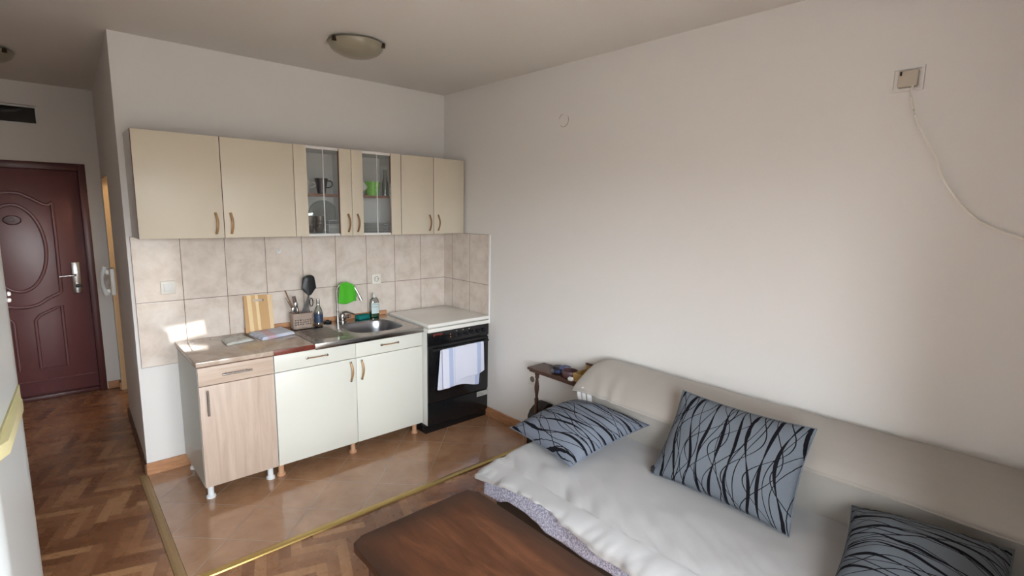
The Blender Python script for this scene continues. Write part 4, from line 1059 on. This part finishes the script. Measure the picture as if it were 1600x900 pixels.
solidify(o, .005, 1.0); tag(o, 'cream fleece throw spread over the sofa seat', 'throw blanket')

# ------------------------------------------------------------------ cushions
def cushion(corners, thick, mat, label, sag=.0, bulge_up=1.0, under=1.0, seed=0.0, tagpos=None):
    """corners A,B,C,D: u runs A->B (long), v runs A->D (short)"""
    A, B, C_, D = [Vector(c) for c in corners]
    nrm = ((B - A).cross(D - A)).normalized()
    cen = (A + B + C_ + D) / 4
    SIDE = 1 if nrm.z > 0 else -1
    b = MB(); NU, NV = 44, 34
    uvs = {}; pr = {}
    def pos(u, v, side):
        # concave edges between corners
        uu, vv = u * 2 - 1, v * 2 - 1
        pu = uu * (1 - .055 * (1 - vv * vv)) ; pv = vv * (1 - .07 * (1 - uu * uu))
        a, c = (pu + 1) / 2, (pv + 1) / 2
        p = A * (1 - a) * (1 - c) + B * a * (1 - c) + C_ * a * c + D * (1 - a) * c
        ee = (max(0, 1 - abs(uu) ** 2.6) ** .62) * (max(0, 1 - abs(vv) ** 2.6) ** .62)
        w = noise.noise(Vector((u * 5 + seed, v * 5, side * 2.0)))
        edge = 1 - min(1, 4 * min(1 - abs(uu), 1 - abs(vv)))
        wr = .004 * math.sin(40 * (uu if abs(vv) > abs(uu) else vv) + seed * 3) * max(0, edge) * (1 - max(0, edge - .85) / .15)
        return p + nrm * side * (thick * ee * (1 + .12 * w) * (bulge_up if side * SIDE > 0 else under) + (wr if 0 < edge < 1 else 0))
    for side in (1, -1):
        V = [[b.bm.verts.new(pos(i / NU, j / NV, side)) for j in range(NV + 1)] for i in range(NU + 1)]
        for i in range(NU):
            for j in range(NV):
                vs = (V[i][j], V[i + 1][j], V[i + 1][j + 1], V[i][j + 1])
                f = b.bm.faces.new(vs if side > 0 else vs[::-1])
        for i in range(NU + 1):
            for j in range(NV + 1): uvs[V[i][j]] = (i / NU, j / NV, side)
    uvl = b.bm.loops.layers.uv.new('UVMap'); fl = b.bm.faces.layers.float.new('printed')
    for f in b.bm.faces:
        s_ = 0
        for l in f.loops:
            q = uvs[l.vert]; l[uvl].uv = q[:2]; s_ = q[2]
        f[fl] = 1.0 if s_ * SIDE > 0 else 0.0
    bmesh.ops.remove_doubles(b.bm, verts=b.bm.verts, dist=1e-5)
    root = thing('cushion', tuple(cen), label, 'cushion')
    body = b.build('cover', mat, root, smooth=True, angle=80)
    # piping seam
    mb = MB(); P_ = []
    for (u0, v0, u1, v1) in ((0, 0, 1, 0), (1, 0, 1, 1), (1, 1, 0, 1), (0, 1, 0, 0)):
        for i in range(16):
            t = i / 16; P_.append(pos(u0 + (u1 - u0) * t, v0 + (v1 - v0) * t, 1))
    mb.tube(P_, .0025, 6, smooth=False, closed=True); mb.build('seam', mat, root)
    if tagpos is not None:
        p = pos(tagpos[0], tagpos[1], 1); mb = MB(); mb.box(p.x - .014, p.x + .014, p.y - .002, p.y + .02, p.z - .004, p.z + .022, .001); mb.build('care_tag', M['tag'], root)
    return root
# leaning one: A top-left .. B top-right .. C bottom-right .. D bottom-left
cushion([(-.362, -2.600, .850), (-.358, -3.205, .850), (-.560, -3.205, .452), (-.545, -2.560, .455)], .085, M['cushion_tall'], 'grey cushion with black wavy lines standing upright against the backrest', seed=3.0, tagpos=(.02, .97))
# flat one at the kitchen end
cushion([(-.80, -1.80, .505), (-.37, -1.93, .605), (-.318, -2.395, .585), (-.85, -2.30, .485)][0:4], .105, M['cushion_flat'], 'grey wavy-line cushion lying at the kitchen end of the sofa', under=.5, seed=7.0)
cushion([(-.37, -3.36, .585), (-.90, -3.43, .50), (-.92, -3.87, .50), (-.36, -3.82, .635)], .10, M['cushion_near'], 'grey wavy-line cushion lying flat at the near end, partly out of view', under=.5, seed=11.0)

# ------------------------------------------------------------------ coffee table
TX, TY, TZ = -1.615, -2.62, .475
r = thing('coffee_table', (TX, TY, 0), 'low dark-stained wooden coffee table in front of the sofa', 'coffee table')
b = MB(); P_ = rr(-.292, .292, -.5, .5, .045, 8)
b.prism(P_, 'z', TZ - .028, TZ)
ed = [e for e in b.bm.edges if all(abs(v.co.z - TZ) < 1e-6 for v in e.verts)]
bmesh.ops.bevel(b.bm, geom=ed, offset=.008, segments=3, affect='EDGES')
bmesh.ops.translate(b.bm, verts=b.bm.verts, vec=(TX, TY, 0))
o = b.build('top', M['ttable'], r); 
me = o.data; me.transform(Matrix.Translation((-TX, -TY, 0))); o.location = (TX, TY, 0)
b = MB(); b.box(TX - .24, TX + .24, TY - .44, TY - .42, TZ - .10, TZ - .028); b.box(TX - .24, TX + .24, TY + .42, TY + .44, TZ - .10, TZ - .028); b.box(TX - .24, TX - .22, TY - .42, TY + .42, TZ - .10, TZ - .028); b.box(TX + .22, TX + .24, TY - .42, TY + .42, TZ - .10, TZ - .028); b.build('apron', M['dwood'], r)
for sx_ in (-1, 1):
    for sy_ in (-1, 1):
        b = MB(); x_, y_ = TX + sx_ * .225, TY + sy_ * .425
        b.lathe([(.014, -.004), (.022, .03), (.026, .12), (.018, .2), (.026, .26), (.026, .375)], (x_, y_, 0), 20); b.build('leg', M['dwood'], r)

# ------------------------------------------------------------------ fridge
fx0, fy0 = -2.748, -1.90
ang = math.atan2(.030, .58)
def FR(px, py): # local: px = depth away from the front (toward -x), py = along the front toward the camera
    return (fx0 - px * math.cos(ang) - py * math.sin(ang), fy0 + px * math.sin(ang) * 0 - py * math.cos(ang))
r = thing('fridge', (-3.05, -2.2, 0), 'white fridge with yellowed handles cut off at the picture edge', 'fridge')
def frbox(d0, d1, w0, w1, z0, z1, rad=0.02, bow=0.0):
    b = MB(); pts = []
    n_ = 14
    for i in range(n_ + 1):
        t = i / n_; w = w0 + rad * 0 + (w1 - w0) * t; e = min(w - w0, w1 - w); dd = d0
        if e < rad: dd = d0 + rad - math.sqrt(max(0, rad * rad - (rad - e) ** 2))
        pts.append(FR(dd, w))
    for t in (0.0003, .0012, .003, .006, .011):
        pass
    pts += [FR(d1, w1), FR(d1, w0)]
    b.prism(pts, 'z', z0, z1); return b
frbox(.055, .60, .0, .58, .05, 1.655).build('body', M['fridge'], r)
up = frbox(.0, .05, .0, .58, 1.235, 1.65, .02); du = up.build('freezer_door', M['fridge'], r)
lo = frbox(.0, .05, .0, .58, .06, 1.180, .02); dl = lo.build('door', M['fridge'], r)
frbox(-.002, .05, -.001, .58, 1.183, 1.229, .018).build('handle', M['fridge_y'], dl)
b = MB(); b.prism([FR(-.016, .16), FR(-.016, .46), FR(.0, .50), FR(.0, .12)], 'z', 1.192, 1.222); b.build('grip', M['fridge_y'], dl)
frbox(.06, .56, .02, .56, .0, .05).build('plinth', M['fridge_y'], r)
def magnet(w, z, rad, mat, lab, sy=1.0):
    x_, y_ = FR(0, w); b = MB(); b.lathe([(0.0001, .007), (rad * .8, .006), (rad, .003), (rad, 0)], mat=Matrix(((0, 0, 1), (0, 1, 0), (1, 0, 0))), c=(x_, y_, z), n=20, sx=sy)
    o = b.build('fridge_magnet', mat, origin=(x_, y_, z)); tag(o, lab, 'magnet')
magnet(.30, 1.548, .022, M['mag_teal'], 'teal round magnet on the freezer door'); magnet(.30, 1.51, .018, M['mag_green'], 'green magnet below the teal one on the freezer door')
magnet(.28, 1.595, .020, M['mag_tan'], 'tan magnet topmost on the freezer door'); magnet(.02, 1.478, .006, M['wplastic'], 'tiny white magnet, upper of the pair on the freezer door'); magnet(.03, 1.462, .006, M['wplastic'], 'tiny white magnet, lower of the pair on the freezer door')

# ------------------------------------------------------------------ light
SKY = 27.0
def area(name, loc, rot, sx, sy, power, col, spread=None):
    L = bpy.data.lights.new(name, 'AREA'); L.shape = 'RECTANGLE'; L.size = sx; L.size_y = sy; L.energy = power; L.color = col
    if spread: L.spread = spread
    o = bpy.data.objects.new(name, L); COL.objects.link(o); o.location = loc; o.rotation_euler = rot; return o
def portal(name, x0, x1, z0, z1):
    o = area(name, ((x0 + x1) / 2, YW - .21, (z0 + z1) / 2), (PI / 2, 0, 0), x1 - x0, z1 - z0, 1, (1, 1, 1)); o.data.cycles.is_portal = True
def narrow_beam(name, src, dst, sx, sy, roll, power, col):
    d_ = Vector(dst) - Vector(src); o = area(name, src, (0, 0, 0), sx, sy, power, col, math.radians(.5))
    o.rotation_euler = (d_.to_track_quat('-Z', 'Y') @ __import__('mathutils').Quaternion((0, 0, 1), roll)).to_euler()
narrow_beam('added_tile_patch_lamp', (-1.62, -4.40, 1.85), (-2.03, 0, .908), .20, .09, .12, .085, (1, .97, .9))  # added narrow lamp that makes the bright patch on the wall tiles
portal('window_portal', WX0, WX1, WZ0, WZ1); portal('door_portal', DX0 - .1, DX1 + .1, 0, DZ1 + .1)
P = bpy.data.lights.new('bathroom_lamp', 'POINT'); P.energy = 9; P.color = (1, .72, .42); P.shadow_soft_size = .08
o = bpy.data.objects.new('bathroom_lamp', P); COL.objects.link(o); o.location = (-1.85, 1.55, 2.1)
S = bpy.data.lights.new('sun', 'SUN'); S.energy = 16; S.angle = math.radians(.6); S.color = (1, .95, .86)
o = bpy.data.objects.new('sun', S); COL.objects.link(o); o.rotation_euler = (math.radians(90 - 60), 0, 0)   # shines toward +y and down
w = bpy.data.worlds.new('sky'); sc.world = w; w.use_nodes = True
nt = w.node_tree; bg = nt.nodes['Background']
tc = nt.nodes.new('ShaderNodeTexCoord'); sx = nt.nodes.new('ShaderNodeSeparateXYZ'); rp = nt.nodes.new('ShaderNodeValToRGB')
nt.links.new(tc.outputs['Generated'], sx.inputs[0]); nt.links.new(sx.outputs[2], rp.inputs[0]); nt.links.new(rp.outputs[0], bg.inputs[0])
e = rp.color_ramp.elements; e[0].position = 0.0; e[0].color = (.12, .12, .115, 1); e[1].position = .06; e[1].color = (.88, .95, 1.0, 1)
bg.inputs[1].default_value = SKY
# ------------------------------------------------------------------ camera
q = dict(cx=-2.6594, cy=-3.8333, cz=1.7232, yaw=.7395, pitch=-.1498, roll=.0182, f=799.02)
fw = Vector((math.sin(q['yaw']) * math.cos(q['pitch']), math.cos(q['yaw']) * math.cos(q['pitch']), math.sin(q['pitch'])))
rt = fw.cross(Vector((0, 0, 1))).normalized(); upv = rt.cross(fw)
c, s = math.cos(q['roll']), math.sin(q['roll'])
R2 = c * rt + s * upv; U2 = -s * rt + c * upv
cam = bpy.data.cameras.new('camera'); co = bpy.data.objects.new('camera', cam); COL.objects.link(co)
mt = Matrix((R2, U2, -fw)).transposed().to_4x4(); mt.translation = Vector((q['cx'], q['cy'], q['cz'])); co.matrix_world = mt
cam.sensor_width = 36; cam.lens = 36 * q['f'] / 1600; cam.clip_start = .02
sc.camera = co
sc.view_settings.view_transform = 'Standard'; sc.view_settings.look = 'None'; sc.view_settings.gamma = 1; sc.view_settings.exposure = 0.24
sc.view_settings.use_curve_mapping = False
